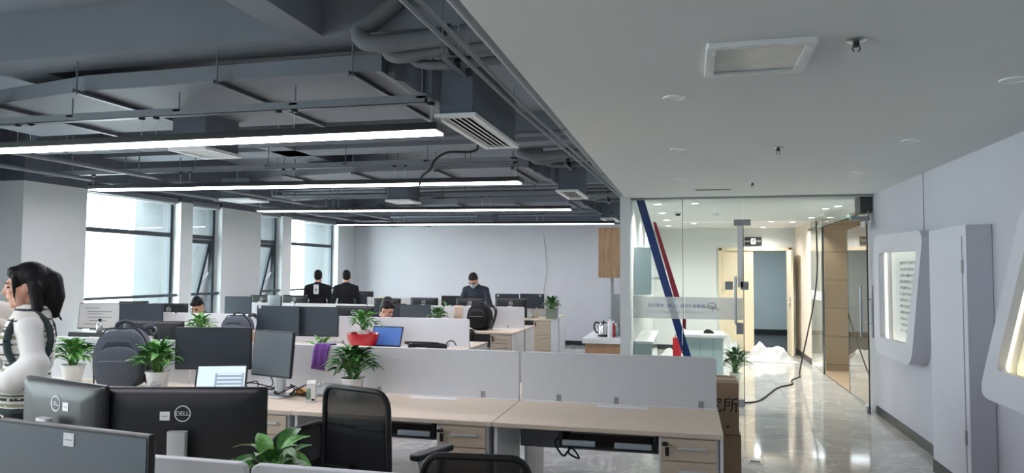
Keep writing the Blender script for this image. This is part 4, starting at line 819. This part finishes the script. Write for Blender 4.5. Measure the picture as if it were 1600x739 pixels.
# ------------------------------------------------------------------ bags
def sring(y, w, h0, h1, n=20, e=3.2, sk=0):
    out = []
    for i in range(n):
        a = 2*PI*i/n; c, s_ = math.cos(a), math.sin(a); x = abs(c)**(2/e)*(1 if c > 0 else -1)*w/2; z = (abs(s_)**(2/e)*(1 if s_ > 0 else -1)+1)/2*(h1-h0)+h0
        out.append((x*(1-.12*max(0, (z-h0)/(h1-h0)-.6)/.4), y, z+sk))
    return out
def backpack(label, x, y, yaw, w=.32, h=.46, m1='bag', m2='bag2', z=.75, lean=0):
    t = thing('backpack', label, 'backpack', (x, y, z), math.radians(yaw)); R = Matrix.Rotation(math.radians(lean), 3, 'X')
    def put(mb, nm, mt, **k): mb.xf(R, (0, 0, .0)); return mb.build(nm, mt, t, **k)
    put(MB().loft([sring(-.10, w*.8, .03, h*.9), sring(-.085, w*.95, .01, h*.97), sring(.0, w, 0, h), sring(.07, w*.97, .005, h*.98), sring(.095, w*.8, .03, h*.92)]), 'main_body', m1, smooth=True)
    put(MB().loft([sring(-.155, w*.66, .04, h*.62), sring(-.145, w*.78, .02, h*.7), sring(-.09, w*.82, .015, h*.74)]), 'front_pocket', m1, smooth=True)
    put(MB().prism([(-w*.25, h*.50), (w*.25, h*.50), (w*.3, h*.66), (w*.2, h*.8), (-w*.2, h*.8), (-w*.3, h*.66)], 'y', -.128, -.08), 'top_panel', m2, bevel=.006)
    put(MB().box(-w*.3, -.159, h*.48, w*.3, -.153, h*.487), 'zip', 'steel')
    put(MB().box(w*.08, -.133, h*.55, w*.24, -.128, h*.565), 'badge', 'sticker')
    put(MB().tube(spline([(-w*.18, .03, h*.96), (-w*.14, .02, h*1.06), (0, .015, h*1.1), (w*.14, .02, h*1.06), (w*.18, .03, h*.96)]), .014, 8), 'carry_handle', m2, smooth=True)
    put(MB().tube(spline([(w*.3, .05, h*.97), (w*.42, .1, h*.99), (w*.5, .15, h*.8), (w*.45, .14, h*.4), (w*.4, .1, h*.1)]), .02, 8), 'shoulder_strap', m2, smooth=True)
    put(MB().tube(spline([(-w*.47, -.06, h*.1), (-w*.5, -.04, h*.6), (-w*.3, -.05, h*.96), (0, -.055, h*.99), (w*.3, -.05, h*.96), (w*.5, -.04, h*.6), (w*.47, -.06, h*.1)]), .006, 6), 'zip_seam', 'black', smooth=True)
    put(MB().tube([(w*.46+.02*math.cos(q*PI/6), .1, h*.93+.025*math.sin(q*PI/6)) for q in range(13)], .004, 6), 'ring', 'steel')
    put(MB().loft([sring(-.05, .03, .03, h*.4), sring(.05, .03, .03, h*.4)]).xf(Matrix.Identity(3), (w*.5, 0, 0)), 'side_pocket', m2, smooth=True)
    return t
backpack('charcoal grey backpack standing between two potted plants', at(193, 560, Y=4.42).x, 4.42, 24, .36, .43)
p = at(750, 513, Y=10.15); backpack('black backpack leaning on the fourth row screen', p.x, 10.1, -8, .36, .36, 'fabric', 'black', lean=-10)
p = at(376, 510, Y=7.25); backpack('dark grey bag hump between screens on the third row', p.x, 7.2, 10, .34, .34, 'bag', 'bag2')
# ------------------------------------------------------------------ chairs
def chair(label, x, y, yaw, dz=0):
    t = thing('office_chair', label, 'chair', (x, y, 0), math.radians(yaw), group='mesh office chairs')
    def bk(u, z): return (-.235-.05*(z-.5)+.03*u*u*4*.5+.02*math.sin((z-.5)*4))      # curved back surface y(u,z), u in -.5..5
    Wd = .45; z0, z1 = .5+dz, 1.02+dz
    def P2(u, v): # rounded outline
        return (u*Wd*(1-.06*v), bk(u, .5+v*.52), z0+v*(z1-z0))
    pts = []
    for a, b in rrect(-.5, 0, .5, 1, .16, 5): pts.append(P2(a, b))
    MB().tube(pts+[pts[0], pts[1]], .014, 8, cap=False).build('back_frame', 'black', t, smooth=True)
    def panel(v0, v1, nm, mt, off):
        g = MB(); V = []; nu, nv = 10, 8
        for j in range(nv+1):
            for i in range(nu+1):
                u, v = -.5+i/nu, v0+(v1-v0)*j/nv; lim = .5
                if v > .84: lim = .5-.16+math.sqrt(max(0, .16**2-(v-.84)**2))
                if v < .16: lim = .5-.16+math.sqrt(max(0, .16**2-(.16-v)**2))
                q = P2(max(-lim, min(lim, u)), v); V.append((q[0], q[1]+off, q[2]))
        g.add(V, [(j*(nu+1)+i, j*(nu+1)+i+1, (j+1)*(nu+1)+i+1, (j+1)*(nu+1)+i) for j in range(nv) for i in range(nu)]); o = g.build(nm, mt, t, smooth=True)
        s_ = o.modifiers.new('thick', 'SOLIDIFY'); s_.thickness = .006
    panel(.62, 1.0, 'back_mesh', 'mesh', 0); panel(0, .63, 'back_pad', 'fabric', 0)
    MB().tube([(-.2, -.215, .62+dz), (-.1, -.225, .625+dz), (.1, -.225, .625+dz), (.2, -.215, .62+dz)], .012, 8).build('lumbar_bar', 'black', t, smooth=True)
    MB().loft([[(a*k, b*k+.02, z) for a, b in rrect(-.24, -.23, .24, .24, .09, 5)] for k, z in ((.9, .40+dz), (1, .415+dz), (1.0, .45+dz), (.94, .475+dz), (.6, .485+dz))]).build('seat', 'fabric', t, smooth=True)
    MB().box(-.035, -.26, .38+dz, .035, -.02, .40+dz).tube([(0, -.25, .39+dz), (0, -.27, .5+dz), (0, -.262, .66+dz)], .018, 8).build('back_bracket', 'black', t, smooth=True)
    for s_ in (-1, 1):
        MB().prism(rrect(s_*.265-.035, -.10, s_*.265+.035, .2, .03, 3), 'z', .675+dz, .705+dz).build('arm_pad', 'black', t, bevel=.008)
        MB().tube([(s_*.265, .15, .68+dz), (s_*.285, .08, .52+dz), (s_*.27, -.02, .43+dz)], .018, 8).build('arm_support', 'black', t, smooth=True)
        MB().tube([(s_*.265, -.05, .675+dz), (s_*.285, -.03, .55+dz), (s_*.27, -.05, .44+dz)], .011, 8).build('arm_strut', 'steel', t, smooth=True)
        MB().lathe([(.035, -.012), (.04, 0), (.035, .012)], (s_*.275, -.03, .42+dz), 14, ax='x').build('arm_pivot', 'steel', t, smooth=True)
    MB().tube([(0, 0, .12), (0, 0, .25+dz), (0, 0, .25+dz), (0, 0, .40+dz)], [.03, .03, .018, .018], 12).build('gas_lift', 'steel', t, smooth=True)
    for k in range(5):
        a = k*2*PI/5+.3; d = Vector((math.cos(a), math.sin(a), 0)); MB().tube([d*.02+Vector((0, 0, .13)), d*.2+Vector((0, 0, .105)), d*.3+Vector((0, 0, .075))], [.028, .022, .016], 8).build('base_leg', 'black', t, smooth=True)
        q = d*.3; MB().lathe([(.02, -.02), (.03, -.018), (.03, .018), (.02, .02)], (q.x, q.y, .03), 12, ax='y').tube([(q.x, q.y, .03), (q.x, q.y, .085)], .008, 6).build('caster', 'black', t)
    return t
chair('black mesh back office chair pulled up to the second row desk', at(552, 650, Y=3.28).x+.07, 3.52, -19)
chair('black office chair with only its rounded top showing at the bottom edge', -.84, 3.0, 6, -.15)
chair('black office chair turned sideways behind the mesh back chair', -2.1, 3.3, 84, -.2)
p = at(757, 530, Y=9.6); chair('black office chair tucked under the fourth row desk', p.x-.28, 9.5, 5, -.2)
# ------------------------------------------------------------------ cardboard boxes
def carton(label, x0, y0, z0, x1, y1, z1, txt=None):
    t = thing('cardboard_box', label, 'box', ((x0+x1)/2, (y0+y1)/2, z0), group='stacked cardboard boxes')
    MB().box(x0, y0, z0, x1, y1, z1-.004).build('body', 'card', t, world=True, bevel=.004); ym = (y0+y1)/2
    MB().box(x0+.002, y0+.002, z1-.004, x1-.002, ym-.002, z1).build('flap', 'card', t, world=True); MB().box(x0+.002, ym+.002, z1-.004, x1-.002, y1-.002, z1).build('flap', 'card', t, world=True)
    MB().box(x0+.001, ym-.025, z1, x1-.001, ym+.025, z1+.0006).build('tape', M.setdefault('tape', mat('packing_tape', 'b8a88c', .3, var=.05)), t, world=True)
    if txt: inst('lettering', textmesh(txt, .115, 'ink'), t, ((x1-.06)-(x0+x1)/2-.11, y0-(y0+y1)/2-.001, (z1-z0)*.55), (PI/2, 0, 0)); MB().box(x1-.09, y0-.001, z0+.05, x1-.07, y0, z0+.062).build('mark', 'ink', t, world=True)
    return t
carton('lower brown cardboard box beside the second bench row end', -.1, 5.52, 0, .37, 5.95, .43)
carton('upper brown cardboard box with black characters beside the bench end', -.12, 5.5, .43, .355, 5.9, .8, '研究所')
# ------------------------------------------------------------------ small things on the desks
x = at(512, 540, Y=4.7).x; V = []; g = MB(); n = 8
prof = [(.02, 1.0), (.018, 1.045), (.014, 1.076), (0, 1.084), (-.014, 1.078), (-.02, 1.03), (-.022, .96), (-.027, .9)]
for j, (dy, z) in enumerate(prof):
    for i in range(n+1): u = i/n-.5; V.append((x+u*.13*(1-.02*j)-(.008*j if j > 3 else 0), 4.7+dy-(.008*math.sin(i*1.9)+.006 if j > 4 else 0)*(j > 4), z-.012*(u*(j == 7))))
g.add(V, [(j*(n+1)+i, j*(n+1)+i+1, (j+1)*(n+1)+i+1, (j+1)*(n+1)+i) for j in range(len(prof)-1) for i in range(n)])
o = tag(g.build('towel', 'purple', smooth=True), 'purple towel draped over the second row screen', 'towel'); o.modifiers.new('thick', 'SOLIDIFY').thickness = .004
t = thing('drink_carton', 'small green and white carton standing on the second row desk', 'carton', (-2.36, 4.27, .75), .3)
MB().box(-.028, -.02, 0, .028, .02, .12).build('body', 'paper', t, bevel=.002); MB().box(-.0285, -.0205, .02, .0, .0205, .09).build('print', 'greenbox', t); MB().box(.004, -.0208, .012, .024, -.02, .024).build('print_mark', 'ink', t); MB().prism([(-.02, .12), (.02, .12), (0, .14)], 'x', -.028, .028).build('top_fold', 'paper', t)
def crumple(name, label, cat, x, y, z, sx, sy, h, mt, seed):
    rnd = random.Random(seed); g = MB(); V = []; n, k = 18, 10
    for i in range(k+1):
        th = PI*i/k/1.9
        for j in range(n): a = 2*PI*j/n; r = 1+.16*math.sin(3*a+seed)+rnd.uniform(-.13, .13); V.append((x+sx*math.sin(th)*math.cos(a)*r, y+sy*math.sin(th)*math.sin(a)*r, z+.002+max(0, h*math.cos(th)*(1+rnd.uniform(-.2, .2)))))
    g.add(V, [(i*n+j, (i+1)*n+j, (i+1)*n+(j+1) % n, i*n+(j+1) % n) for i in range(k) for j in range(n)]); return tag(g.build(name, mt), label, cat)
crumple('plastic_bag', 'crumpled white plastic bag behind the green carton', 'bag', -2.4, 4.52, .75, .09, .06, .08, 'sheet', 4)
crumple('snack_wrapper', 'small orange snack wrapper beside the plastic bag', 'wrapper', -2.55, 4.48, .75, .045, .03, .04, 'orange', 9)
crumple('plastic_bag', 'pale teal plastic bag between two black monitor backs', 'bag', -2.08, 2.52, .75, .07, .06, .27, 'tealcloth', 6)
crumple('plastic_bag', 'white crumpled plastic at the far desk end', 'bag', at(826, 495, Y=12.9).x, 12.85, .75, .1, .08, .08, 'sheet', 15)
t = thing('tissue_box', 'small white tissue box in front of the second plant', 'tissue box', (at(243, 600, Y=4.25).x, 4.25, .75), .2); MB().box(-.06, -.035, 0, .06, .035, .05).build('box', 'paper', t, bevel=.003); MB().loft([[(a*k, b*k, z) for a, b in rrect(-.03, -.015, .03, .015, .01, 2)] for k, z in ((1, .05), (1.2, .07), (.6, .085))]).build('tissue', 'sheet', t)
for i, (seed, x, y) in enumerate(((1, -2.62, 4.4), (2, -2.95, 4.52), (3, -2.5, 4.42))):
    rnd = random.Random(seed); c = [(x+rnd.uniform(-.13, .13), y+rnd.uniform(-.07, .07), .757+rnd.uniform(0, .02)+(.06 if q % 4 == 2 else 0)) for q in range(11)]
    tag(MB().tube(spline(c), .0042, 6).build('cable', 'cable', smooth=True), 'black cable tangle '+('around the small screen stand', 'between the laptop and the small screen', 'left of the green carton')[i], 'cable', 'desk cables')
tag(MB().tube(spline([(-2.78, 4.45, .9), (-2.8, 4.52, .8), (-2.95, 4.5, .765), (-3.1, 4.45, .77), (-3.0, 4.38, .82), (-2.9, 4.36, .9)]), .004, 6).build('cable', 'cable', smooth=True), 'thin black cable looping under the screens', 'cable', 'desk cables')
tag(MB().tube(spline([at(885, 678, Y=4.2), at(868, 690, Y=4.2), at(880, 712, Y=4.2), at(893, 700, Y=4.2), at(905, 716, Y=4.2), at(888, 706, Y=4.2), at(900, 685, Y=4.2), at(912, 680, Y=4.2)]), .006, 6).build('cable', 'cable', smooth=True), 'black cables hanging below the aisle end keyboard tray', 'cable', 'desk cables')
t = thing('shoulder_bag', 'flat black shoulder bag lying on the third row desk', 'bag', at(668, 541, Y=7.35)); t.location.z = .75
MB().loft([[(a*k, b*k, z) for a, b in rrect(-.2, -.1, .2, .1, .05, 4)] for k, z in ((.9, 0), (1, .015), (1, .05), (.85, .07))]).build('body', 'fabric', t, smooth=True); MB().tube(spline([(-.18, 0, .05), (-.24, -.05, .08), (-.15, -.1, .09), (.1, -.06, .085), (.18, 0, .06)]), .01, 6).build('strap', 'black', t, smooth=True); MB().box(-.1, -.102, .02, .02, -.1, .04).build('buckle', 'steel', t)
tag(MB().tube(spline([at(695, 541, Y=7.35), at(700, 534, Y=7.35), at(708, 533, Y=7.35), at(713, 540, Y=7.35)]), .006, 6).build('charger_cable', 'cable', smooth=True), 'black charger cable standing up near the third row end', 'cable')
t = thing('cup', 'beige paper cup with straw on the last row desk', 'cup', (at(838, 497, Y=12.95).x, 12.9, .75)); MB().lathe([(.03, 0), (.042, .13), (.044, .135), (.003, .137)], (0, 0, 0), 16).build('cup_body', M.setdefault('beige', mat('beige_cup', 'd8c4a8', .6, var=.1)), t, smooth=True); MB().tube([(0, 0, .13), (.02, 0, .2)], .004, 6).build('straw', 'paper', t)
t = thing('monitor_riser', 'black riser with a glass bottle behind the potted plant on the left', 'riser', (-4.75, 5.05, .75)); MB().box(-.2, -.1, .30, .2, .1, .33).box(-.2, -.1, 0, -.18, .1, .30).box(.18, -.1, 0, .2, .1, .30).build('shelf', 'black', t, bevel=.003)
t = thing('glass_bottle', 'small clear bottle with black cap standing on the black riser', 'bottle', (-4.72, 5.03, 1.08)); MB().lathe([(.022, 0), (.024, .004), (.024, .06), (.012, .075), (.012, .09)], (0, 0, 0), 14).build('body', 'teapl', t, smooth=True); MB().lathe([(.014, .088), (.014, .11), (.002, .111)], (0, 0, 0), 10).build('cap', 'black', t, smooth=True)
t = thing('cardboard_box', 'small brown box standing between the two second row screens', 'box', (at(400, 530, Y=5.2).x, 5.2, .75)); MB().box(-.07, -.07, 0, .07, .07, .36).build('body', 'card', t, bevel=.004); MB().box(-.071, -.02, .3605, .071, .02, .361).build('tape', 'tape', t)
x = at(716, 490, Y=10.43).x
t = thing('hanging_cloth', 'beige cloth hung over the fourth row screen', 'cloth', (x, 10.45, .85)); g = MB(); V = []
for j, (dy, z) in enumerate([(.02, .1), (.018, .2), (0, .226), (-.018, .21), (-.022, .1), (-.024, .02)]):
    for i in range(9): V.append(((i/8-.5)*.14, dy-.006*math.sin(i*2.2)*(j > 3), z))
g.add(V, [(j*9+i, j*9+i+1, (j+1)*9+i+1, (j+1)*9+i) for j in range(5) for i in range(8)]); o = g.build('fabric', M.setdefault('beigecl', mat('beige_cloth', 'cdb9a8', .9, var=.08)), t, smooth=True); o.modifiers.new('thick', 'SOLIDIFY').thickness = .004
p = at(600, 465.5, Y=10.78); tag(MB().box(p.x-.06, 10.75, p.z+.001, p.x+.06, 10.80, p.z+.008).build('note_pad', 'yellow'), 'yellow paper lying on top of a far monitor', 'paper')
tag(MB().prism(rrect(-4.6, 10.8, -4.1, 11.1, .01, 2), 'z', .751, .756).build('paper_sheet', 'paper'), 'white paper sheets on the fourth row desk before the standing men', 'paper')
# ------------------------------------------------------------------ people
def sph(n=14, k=10):
    V = []; F = []
    for i in range(k+1):
        th = PI*i/k
        for j in range(n): a = 2*PI*j/n; V.append(Vector((math.sin(th)*math.cos(a), math.sin(th)*math.sin(a), math.cos(th))))
    for i in range(k):
        for j in range(n): F.append((i*n+j, (i+1)*n+j, (i+1)*n+(j+1) % n, i*n+(j+1) % n))
    return V, F
SV, SF = sph()
def blob(name, prims, mt, parent, vox=.01, smooth=4, grow=0):
    """one continuous surface grown around tapered capsules and ellipsoids"""
    g = MB()
    for p in prims:
        if p[0] == 'c':
            a, b = Vector(p[1]), Vector(p[2]); r0, r1 = p[3]+grow, p[4]+grow; ax = (b-a).normalized() if (b-a).length > 1e-6 else Vector((0, 0, 1)); q = Vector((0, 0, 1)).rotation_difference(ax)
            V = []
            for v in SV:
                w = q @ v; V.append((b+w*r1) if v.z > .001 else (a+w*r0))
            g.add(V, SF)
        else:
            c = Vector(p[1]); R = p[3] if len(p) > 3 else Matrix.Identity(3); g.add([c+R @ Vector((v.x*(p[2][0]+grow), v.y*(p[2][1]+grow), v.z*(p[2][2]+grow))) for v in SV], SF)
    me = bpy.data.meshes.new(name); me.from_pydata(g.v, [], g.f)
    bm = bmesh.new(); bm.from_mesh(me); bmesh.ops.remove_doubles(bm, verts=bm.verts, dist=1e-5); bmesh.ops.recalc_face_normals(bm, faces=bm.faces); bm.to_mesh(me); bm.free()
    o = bpy.data.objects.new(name, me); COL.objects.link(o)
    m = o.modifiers.new('remesh', 'REMESH'); m.mode = 'VOXEL'; m.voxel_size = vox; m.use_smooth_shade = True
    m = o.modifiers.new('smooth', 'SMOOTH'); m.iterations = smooth; m.factor = .5
    dg = bpy.context.evaluated_depsgraph_get(); dg.update(); me2 = bpy.data.meshes.new_from_object(o.evaluated_get(dg)); bpy.data.objects.remove(o)
    me2.materials.clear(); me2.materials.append(M[mt]); me2.polygons.foreach_set('use_smooth', [True]*len(me2.polygons))
    o = bpy.data.objects.new(name, me2); COL.objects.link(o); o.parent = parent; return o
def hand(w, d, nrm, s_=1, curl=.5):
    """palm, four unequal bent fingers and a thumb leaving the side of the palm"""
    d = Vector(d).normalized(); nrm = Vector(nrm); nrm = (nrm-d*nrm.dot(d)).normalized(); sd = d.cross(nrm)*s_; w = Vector(w); P = []
    P += [('c', w+sd*.022, w+d*.075+sd*.03, .015, .013), ('c', w-sd*.018, w+d*.075-sd*.03, .015, .012), ('c', w, w+d*.08, .016, .014)]
    for k, (o, L) in enumerate(((.031, .066), (.0105, .074), (-.0105, .068), (-.031, .052))):
        b = w+d*.08+sd*o; d1 = (d*math.cos(curl*.6)+nrm*math.sin(curl*.6)); d2 = (d*math.cos(curl*1.6)+nrm*math.sin(curl*1.6)); m_ = b+d1*L*.5; P += [('c', b, m_, .0095, .009), ('c', m_, m_+d2*L*.5, .0088, .0075)]
    b = w+d*.025+sd*.032; m_ = b+(d*.6+sd*.6+nrm*.35).normalized()*.04; P += [('c', b, m_, .012, .0105), ('c', m_, m_+(d*.85+sd*.1+nrm*.4).normalized()*.032, .0105, .0085)]
    return P
def person(label, loc, rz, skinny=1, H=1.7, sit=False, lean=0, head_pitch=0, head_yaw=0, arms=None, top='cloth_black', bottom='jeans', hair='short', female=False, top_extra=None, mask=False, glasses=False, vest=None, skirt_z=None):
    t = thing('person', label, 'person', loc, rz); k = H/1.7
    V = lambda *a: Vector(a)*k
    hip = V(0, 0, .93) if not sit else V(0, -.02, .53)
    Rl = Matrix.Rotation(-math.radians(lean), 3, 'X')
    def up(x, y, z): return hip+Rl @ V(x, y, z-.93)
    sw = (.155 if female else .175)*skinny
    chest, waist, nk = up(0, 0, 1.27), up(0, .005, 1.08), up(0, -.015, 1.44)
    Rh = Matrix.Rotation(math.radians(head_yaw), 3, 'Z') @ Matrix.Rotation(-math.radians(lean+head_pitch), 3, 'X')
    C = nk+Rl @ V(0, .005, .032)+Rh @ V(0, .022, .105)
    f, u, r = Rh @ Vector((0, 1, 0)), Rh @ Vector((0, 0, 1)), Rh @ Vector((1, 0, 0)); HF = lambda a, b, c: C+(r*a+f*b+u*c)*k
    head = [('e', HF(0, -.012, .022), (.073*k, .092*k, .1*k), Rh), ('e', HF(0, .024, -.03), (.058*k, .064*k, .078*k), Rh), ('c', HF(0, .062, -.094), HF(0, .058, -.088), .02*k, .026*k),
            ('c', HF(0, .088, .012), HF(0, .103, -.026), .009*k, .0125*k), ('e', HF(0, .084, -.058), (.021*k, .011*k, .010*k), Rh), ('e', HF(0, .076, .028), (.05*k, .014*k, .012*k), Rh),
            ('c', HF(-.035, .03, -.075), HF(.035, .03, -.075), .03*k, .03*k), ('e', HF(-.035, .066, -.018), (.02*k, .018*k, .018*k), Rh), ('e', HF(.035, .066, -.018), (.02*k, .018*k, .018*k), Rh)]
    for s_ in (-1, 1): head.append(('e', HF(s_*.074, -.008, -.008), (.011*k, .02*k, .032*k), Rh))
    neck = [('c', HF(0, -.02, -.06), nk+Rl @ V(0, 0, -.03), .048*k if female else .056*k, .055*k if female else .066*k)]
    sh = [up(s_*sw, -.01, 1.355) for s_ in (-1, 1)]
    hips = [hip+V(s_*.085, 0, -.02) for s_ in (-1, 1)]
    if sit: knee = [V(s_*.1, .40, .50) for s_ in (-1, 1)]; ank = [V(s_*.1, .38, .09) for s_ in (-1, 1)]
    else: knee = [V(s_*.095, .015, .5) for s_ in (-1, 1)]; ank = [V(s_*.1, -.02, .09) for s_ in (-1, 1)]
    arms = arms or [((-.24, -.02, 1.12), (-.25, .06, .88)), ((.24, -.02, 1.12), (.25, .06, .88))]
    el, wr = [], []
    for a in arms: el.append(up(*a[0])); wr.append(up(*a[1]))
    wa = .125*skinny if female else .14*skinny
    torso = [('e', chest, (wa+.025, .105*k, .17*k), Rl), ('e', waist, (wa, .092*k, .16*k), Rl), ('e', hip+Rl @ V(0, 0, .02), (.155*k, .105*k, .12*k), Rl), ('c', sh[0], sh[1], .056*k, .056*k), ('c', nk+Rl @ V(0, 0, -.03), chest, .07*k, .09*k)]+[('c', nk+Rl @ V(0, 0, -.035), sh[i]*.85+nk*.15, .05*k, .05*k) for i in (0, 1)]
    if female: torso += [('e', chest+Rl @ V(s_*.065, .075, -.01), (.055*k, .045*k, .055*k), Rl) for s_ in (-1, 1)]
    ar, lg, hd, ft = [], [], [], []
    for i in (0, 1):
        ar += [('c', sh[i], el[i], .05*k, .04*k), ('c', el[i], wr[i], .04*k, .029*k)]
        lg += [('c', hips[i], knee[i], .085*k, .058*k), ('c', knee[i], ank[i], .056*k, .038*k)]
        ft += [('c', ank[i]+V(0, -.03, -.045), ank[i]+V(0, .14, -.055), .04*k, .034*k), ('c', ank[i], ank[i]+V(0, .0, -.04), .04*k, .045*k)]
        dd = (wr[i]-el[i]).normalized(); inw = Vector((-1 if i else 1, .2, -.2)); hd += hand(wr[i], dd, inw, 1 if i else -1)
    blob('body', head+neck+torso+ar+lg+hd+ft, 'skin', t, .0085, 3)
    tp = [p for p in torso]+ar
    if not vest: blob('top_garment', tp, top, t, .011, 4, grow=.013*k)
    else:
        blob('shirt', tp+[('c', el[i]*.8+sh[i]*.2, el[i]*.55+wr[i]*.45, .058*k, .055*k) for i in (0, 1)], top, t, .011, 4, grow=.015*k)
        blob('knit_vest', torso[:3]+torso[4:5]+torso[7:]+[('c', up(-sw*.72, 0, 1.375), up(sw*.72, 0, 1.375), .052*k, .052*k), ('e', up(0, 0, 1.0), (wa+.03, .11*k, .12*k), Rl)], 'vest', t, .011, 4, grow=.026*k)
        blob('hem_band', [('e', up(0, 0, .92), (wa+.035, .115*k, .035*k), Rl)], 'band', t, .01, 3, grow=.02)
        for i, s_ in ((0, -1), (1, 1)):
            g = MB(); pts = [up(s_*(sw+.012), -.012+.098*math.cos(q*PI/8), 1.29+.145*math.sin(q*PI/8)) for q in range(17)]
            pts = [p+Rl @ V(s_*(.006-.055*max(0, math.sin(q*PI/8))), 0, 0) for q, p in enumerate(pts)]; g.tube(pts, .017, 8, cap=False); g.build('armhole_band', 'band', t, smooth=True)
    blob('trousers', lg+[('e', hip, (.15*k, .105*k, .12*k))], bottom, t, .013, 4, grow=.012*k)
    for i in (0, 1): blob('shoe', ft[i*2:i*2+2], 'black', t, .01, 2, grow=.008)
    # face details
    for s_ in (-1, 1):
        MB().ell(HF(s_*.031, .0765, .004), (.0125*k, .0075*k, .0055*k), Rh).build('eye', 'eye', t, smooth=True)
        MB().tube([HF(s_*.014, .09, .026), HF(s_*.03, .0895, .031), HF(s_*.047, .08, .026)], .0035*k, 6).build('eyebrow', 'hair', t)
    MB().ell(HF(0, .0905, -.058), (.019*k, .0045*k, .005*k), Rh).build('lips', 'lip', t, smooth=True)
    if glasses:
        for s_ in (-1, 1): MB().tube([HF(s_*.032+.02*math.cos(q*PI/6), .1, .004+.015*math.sin(q*PI/6)) for q in range(13)], .002, 5).tube([HF(s_*.052, .098, .008), HF(s_*.075, .02, .008)], .002, 5).build('glasses_rim', 'black', t)
    if mask: blob('face_mask', [('e', HF(0, .05, -.055), (.056*k, .058*k, .05*k), Rh), ('c', HF(0, .09, -.02), HF(0, .075, -.09), .02, .025)], 'mask', t, .007, 3)
    # hair
    if hair == 'short':
        hp = [('e', HF(0, -.024, .046), (.081*k, .094*k, .088*k), Rh), ('e', HF(0, -.05, -.0), (.076*k, .06*k, .075*k), Rh), ('e', HF(0, .045, .088), (.06*k, .04*k, .03*k), Rh)]
    else:
        hp = [('e', HF(0, -.026, .042), (.087*k, .1*k, .096*k), Rh), ('e', HF(0, .04, .085), (.066*k, .045*k, .035*k), Rh), ('e', HF(0, -.07, .0), (.075*k, .055*k, .085*k), Rh),
              ('c', HF(0, -.09, .06), HF(0, -.125, .02), .045*k, .052*k), ('c', HF(0, -.125, .02), HF(0, -.135, -.07), .055*k, .05*k), ('c', HF(0, -.135, -.07), HF(0, -.125, -.17), .05*k, .024*k), ('c', HF(.02, -.12, -.14), HF(.03, -.16, -.22), .016*k, .004*k), ('c', HF(0, -.08, -.03), HF(.0, -.07, -.15), .05*k, .045*k)]
        for s_ in (-1, 1):
            hp += [('c', HF(s_*.072, .045, .05), HF(s_*.078, .05, -.04), .014*k, .008*k), ('c', HF(s_*.078, .05, -.04), HF(s_*.076, .045, -.1), .007*k, .003*k),
                   ('c', HF(s_*.068, -.045, .0), HF(s_*.07, -.05, -.12), .034*k, .03*k), ('c', HF(s_*.07, -.05, -.12), HF(s_*.085, .0, -.24), .03*k, .02*k), ('c', HF(s_*.085, .0, -.24), HF(s_*.09, .05, -.34), .018*k, .006*k)]
    blob('hair', hp, 'hair', t, .0085, 3)
    return t
def facing(dx, dy): return math.atan2(-dx, dy)
p = at(48, 440, Y=3.12)
person('woman with black ponytail in a striped knit vest over a white shirt', (p.x, 3.12, 0), facing(-.72, -.69), H=1.625, female=True, hair='pony', vest=True, top='cloth_white', bottom='cloth_black', head_pitch=6,
       arms=[((-.23, -.05, 1.12), (-.17, .18, 1.05)), ((.23, -.06, 1.12), (.16, .18, 1.04))])
p = at(-42, 500, Y=3.5)
person('person at the left edge showing only a cream sleeve', (p.x, 3.5, 0), facing(.75, -.5), H=1.66, top='cloth_cream', head_yaw=10, arms=[((-.27, .10, 1.22), (-.1, .30, 1.3)), ((.25, .1, 1.16), (.12, .3, 1.22))])
p = at(320, 470, Y=8.75)
person('seated man in a grey jacket looking down by the narrow window', (p.x, 8.75, 0), facing(.15, -1), H=1.68, sit=True, lean=16, head_pitch=26, top='cloth_grey', arms=[((-.24, .08, 1.14), (-.12, .28, 1.1)), ((.24, .08, 1.14), (.12, .28, 1.1))])
p = at(581, 480, Y=8.6)
person('seated dark haired man turned to the right behind the red bowl', (p.x, 8.8, 0), facing(.9, -.25), H=1.62, sit=True, lean=12, head_pitch=18, arms=[((-.24, .08, 1.14), (-.12, .28, 1.1)), ((.24, .08, 1.14), (.12, .28, 1.1))])
p = at(590, 475, Y=9.4)
person('man bending low just behind the seated man in the middle', (p.x, 9.42, 0), facing(.9, -.3), H=1.66, sit=True, lean=14, head_pitch=20, top='cloth_navy', arms=[((-.24, .08, 1.14), (-.12, .28, 1.1)), ((.24, .08, 1.14), (.12, .28, 1.1))])
p = at(497, 440, Y=11.9); t = person('man in black with a white patch on his back standing by the window', (p.x, 11.9, 0), facing(-.25, .97), H=1.6, skinny=1.08, head_yaw=4)
MB().prism(rrect(-.045, 1.17, .045, 1.34, .01, 2), 'y', -.137, -.126).build('back_patch', 'sticker', t); MB().box(-.02, -.139, 1.22, .02, -.137, 1.27).build('patch_print', 'greyink', t)
p = at(541, 440, Y=11.95); person('man in plain black standing right of the man with the patch', (p.x, 11.95, 0), facing(-.55, .83), H=1.6, skinny=.98, head_yaw=-4)
p = at(751, 450, Y=11.75); person('man in navy with pale blue mask looking down at the fourth row', (p.x-.02, 11.7, 0), facing(-.05, -1), H=1.64, lean=22, head_pitch=22, top='cloth_navy', mask=True, glasses=True, arms=[((-.27, .12, 1.12), (-.2, .34, 1.02)), ((.27, .12, 1.12), (.2, .34, 1.02))])
